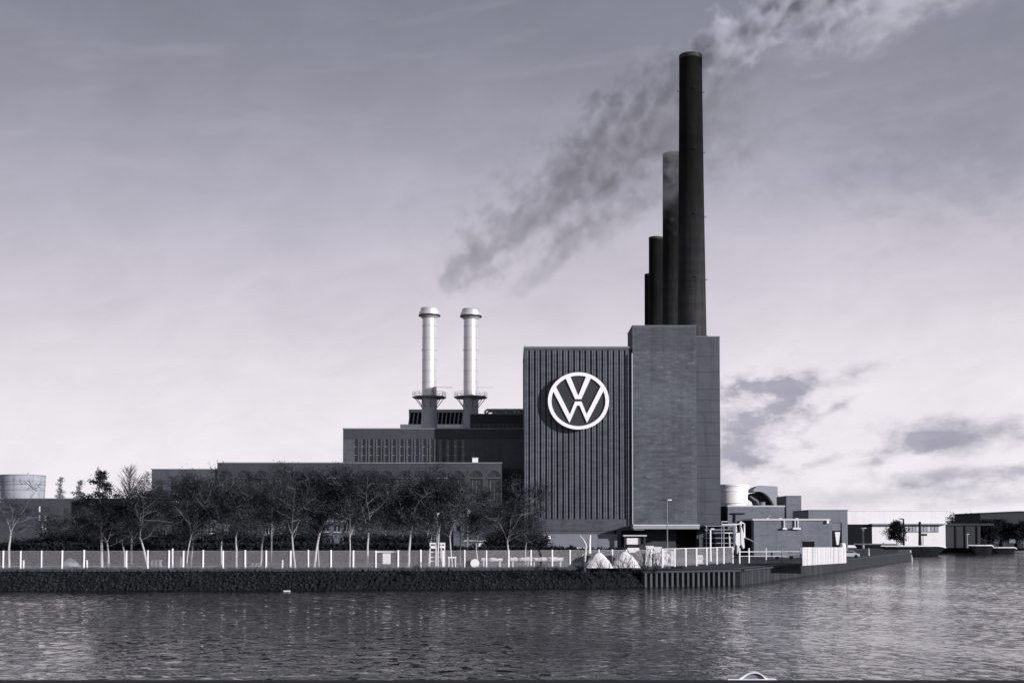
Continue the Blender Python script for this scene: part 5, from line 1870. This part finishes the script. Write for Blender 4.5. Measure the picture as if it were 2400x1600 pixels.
shrub(1372, 167.2, 3.2, 'bare shrub at the foot of the pale sapling', 1, 10)
shrub(1412, 167.5, 2.2, 'low bare shrub below the pointed tarpaulin heap', 2)
shrub(1455, 168.8, 2.4, 'bare shrub below the rounded tarpaulin heap', 3)
shrub(1510, 170.5, 3.4, 'tall bare shrub left of the sheet pile wall', 4, 16)
shrub(1540, 172.5, 3.0, 'bare shrub hanging over the first sheet piles', 5, 14)
shrub(1255, 166, 2.0, 'low bare shrub on the bank under the wrapped bundles', 6)
shrub(978, 165, 1.6, 'small bare shrub on the bank right of the white notice', 7)
# rubbish float and pale stones at the water line
wfl = P(674, 1373, 160.3)
single(MB().box(wfl.x - 0.4, wfl.x + 0.4, 159.7, 160.1, WATER - 0.05, WATER + 0.1), 'drift_board', M['white'], 'small pale drift board lying at the foot of the bank', 'board', (wfl.x, 160, WATER))


# ------------------------------------------------------------------ smoke: volumes
def plume(name, start, end, sag, w0, w1, dens, thr, nscale, res, label, color, seed=0.0, fade=(0.03, 0.6), bulge=1.0, aniso=0.0, con=1.5, boost=0.0):
    """a drifting plume: a volume whose density is a ragged noise inside a widening tube"""
    A, B_ = Vector(start), Vector(end)
    L = (B_ - A).length
    vol = bpy.data.volumes.new(name)
    o = bpy.data.objects.new(name, vol)
    C.objects.link(o)
    o.location = A
    ex = (B_ - A).normalized()
    ey = Vector((0, 0, 1)).cross(ex).normalized()
    ez = ex.cross(ey)
    o.rotation_euler = Matrix((ex, ey, ez)).transposed().to_euler()
    ng = bpy.data.node_groups.new(name + '_field', 'GeometryNodeTree')
    ng.interface.new_socket('Geometry', in_out='INPUT', socket_type='NodeSocketGeometry')
    ng.interface.new_socket('Geometry', in_out='OUTPUT', socket_type='NodeSocketGeometry')
    gi, go = ng.nodes.new('NodeGroupInput'), ng.nodes.new('NodeGroupOutput')
    pos = ng.nodes.new('GeometryNodeInputPosition')
    sp_ = ng.nodes.new('ShaderNodeSeparateXYZ')
    ng.links.new(pos.outputs[0], sp_.inputs[0])
    x, y, z = (N(ng, sp_.outputs[i]) for i in range(3))
    u = x / L
    # centre line bends; the tube widens
    zc = (u * (1.0 - u)) * (4.0 * sag)
    w = u.max(0.0).pow(0.62) * (w1 - w0) + w0
    nv = combine(ng, x * 0.75 + seed, y, z * 1.05 + x * -0.15)
    big = noise(ng, nv, nscale * 0.45, 2, 0.5)
    n_ = noise(ng, nv, nscale, 5, 0.62)
    yy = (y + (big - 0.5) * w * 0.9) / w
    zz2 = (z - zc + (big - 0.5) * w * 1.5) / w
    rr = (yy * yy + zz2 * zz2).sqrt()
    q = (n_ - 0.5) * (con * 1.9) + 0.95 - rr * bulge - thr + u.ss(0.3, 0.0) * boost
    d = q.ss(0.0, 0.42) * u.ss(0.0, fade[0]) * u.ss(1.0, fade[1]) * dens
    vc = ng.nodes.new('GeometryNodeVolumeCube')
    ng.links.new(d.o, vc.inputs['Density'])
    m_ = w1 * 1.35
    vc.inputs['Min'].default_value = (-1.0, -m_, min(0, sag) - m_)
    vc.inputs['Max'].default_value = (L, m_, max(0, sag) + m_)
    for k, v in zip(('Resolution X', 'Resolution Y', 'Resolution Z'), res):
        vc.inputs[k].default_value = v
    sm = ng.nodes.new('GeometryNodeSetMaterial')
    mm, t, b_ = new_mat(name + '_volume')
    t.nodes.remove(b_)
    pv = t.nodes.new('ShaderNodeVolumePrincipled')
    pv.inputs['Color'].default_value = (*color, 1)
    pv.inputs['Anisotropy'].default_value = aniso
    pv.inputs['Density'].default_value = 1.0
    t.links.new(pv.outputs[0], t.nodes['Material Output'].inputs['Volume'])
    sm.inputs['Material'].default_value = mm
    ng.links.new(vc.outputs[0], sm.inputs['Geometry'])
    ng.links.new(sm.outputs[0], go.inputs[0])
    vol.materials.append(mm)
    md_ = o.modifiers.new('field', 'NODES')
    md_.node_group = ng
    o['kind'] = 'stuff'
    o['label'] = label
    return o


plume('stack_smoke', P(1028, 682, 329), P(1830, 215, 356), 8.0, 3.0, 27.0, 0.075, 0.44, 0.23, (220, 72, 92),
      'ragged grey smoke trailing up to the right from the left white stack', T(0.42), 3.0, (0.02, 0.7), 1.0, 0.0, 2.3, 0.15)
plume('stack_smoke', P(1178, 712, 332), P(1640, 400, 349), 4.0, 3.0, 15.0, 0.055, 0.44, 0.24, (130, 48, 56),
      'thin grey smoke strand under the thicker one, from the right white stack', T(0.42), 17.0, (0.05, 0.55))
plume('chimney_smoke', P(1634, 130, 318), P(2150, -95, 322), 2.0, 2.4, 20.0, 0.36, 0.38, 0.2, (170, 64, 72),
      'pale puffed smoke blowing right from the nearest smokestack mouth', (0.86, 0.875, 0.97), 9.0, (0.004, 0.6), 1.0, 0.0, 1.5, 0.45)
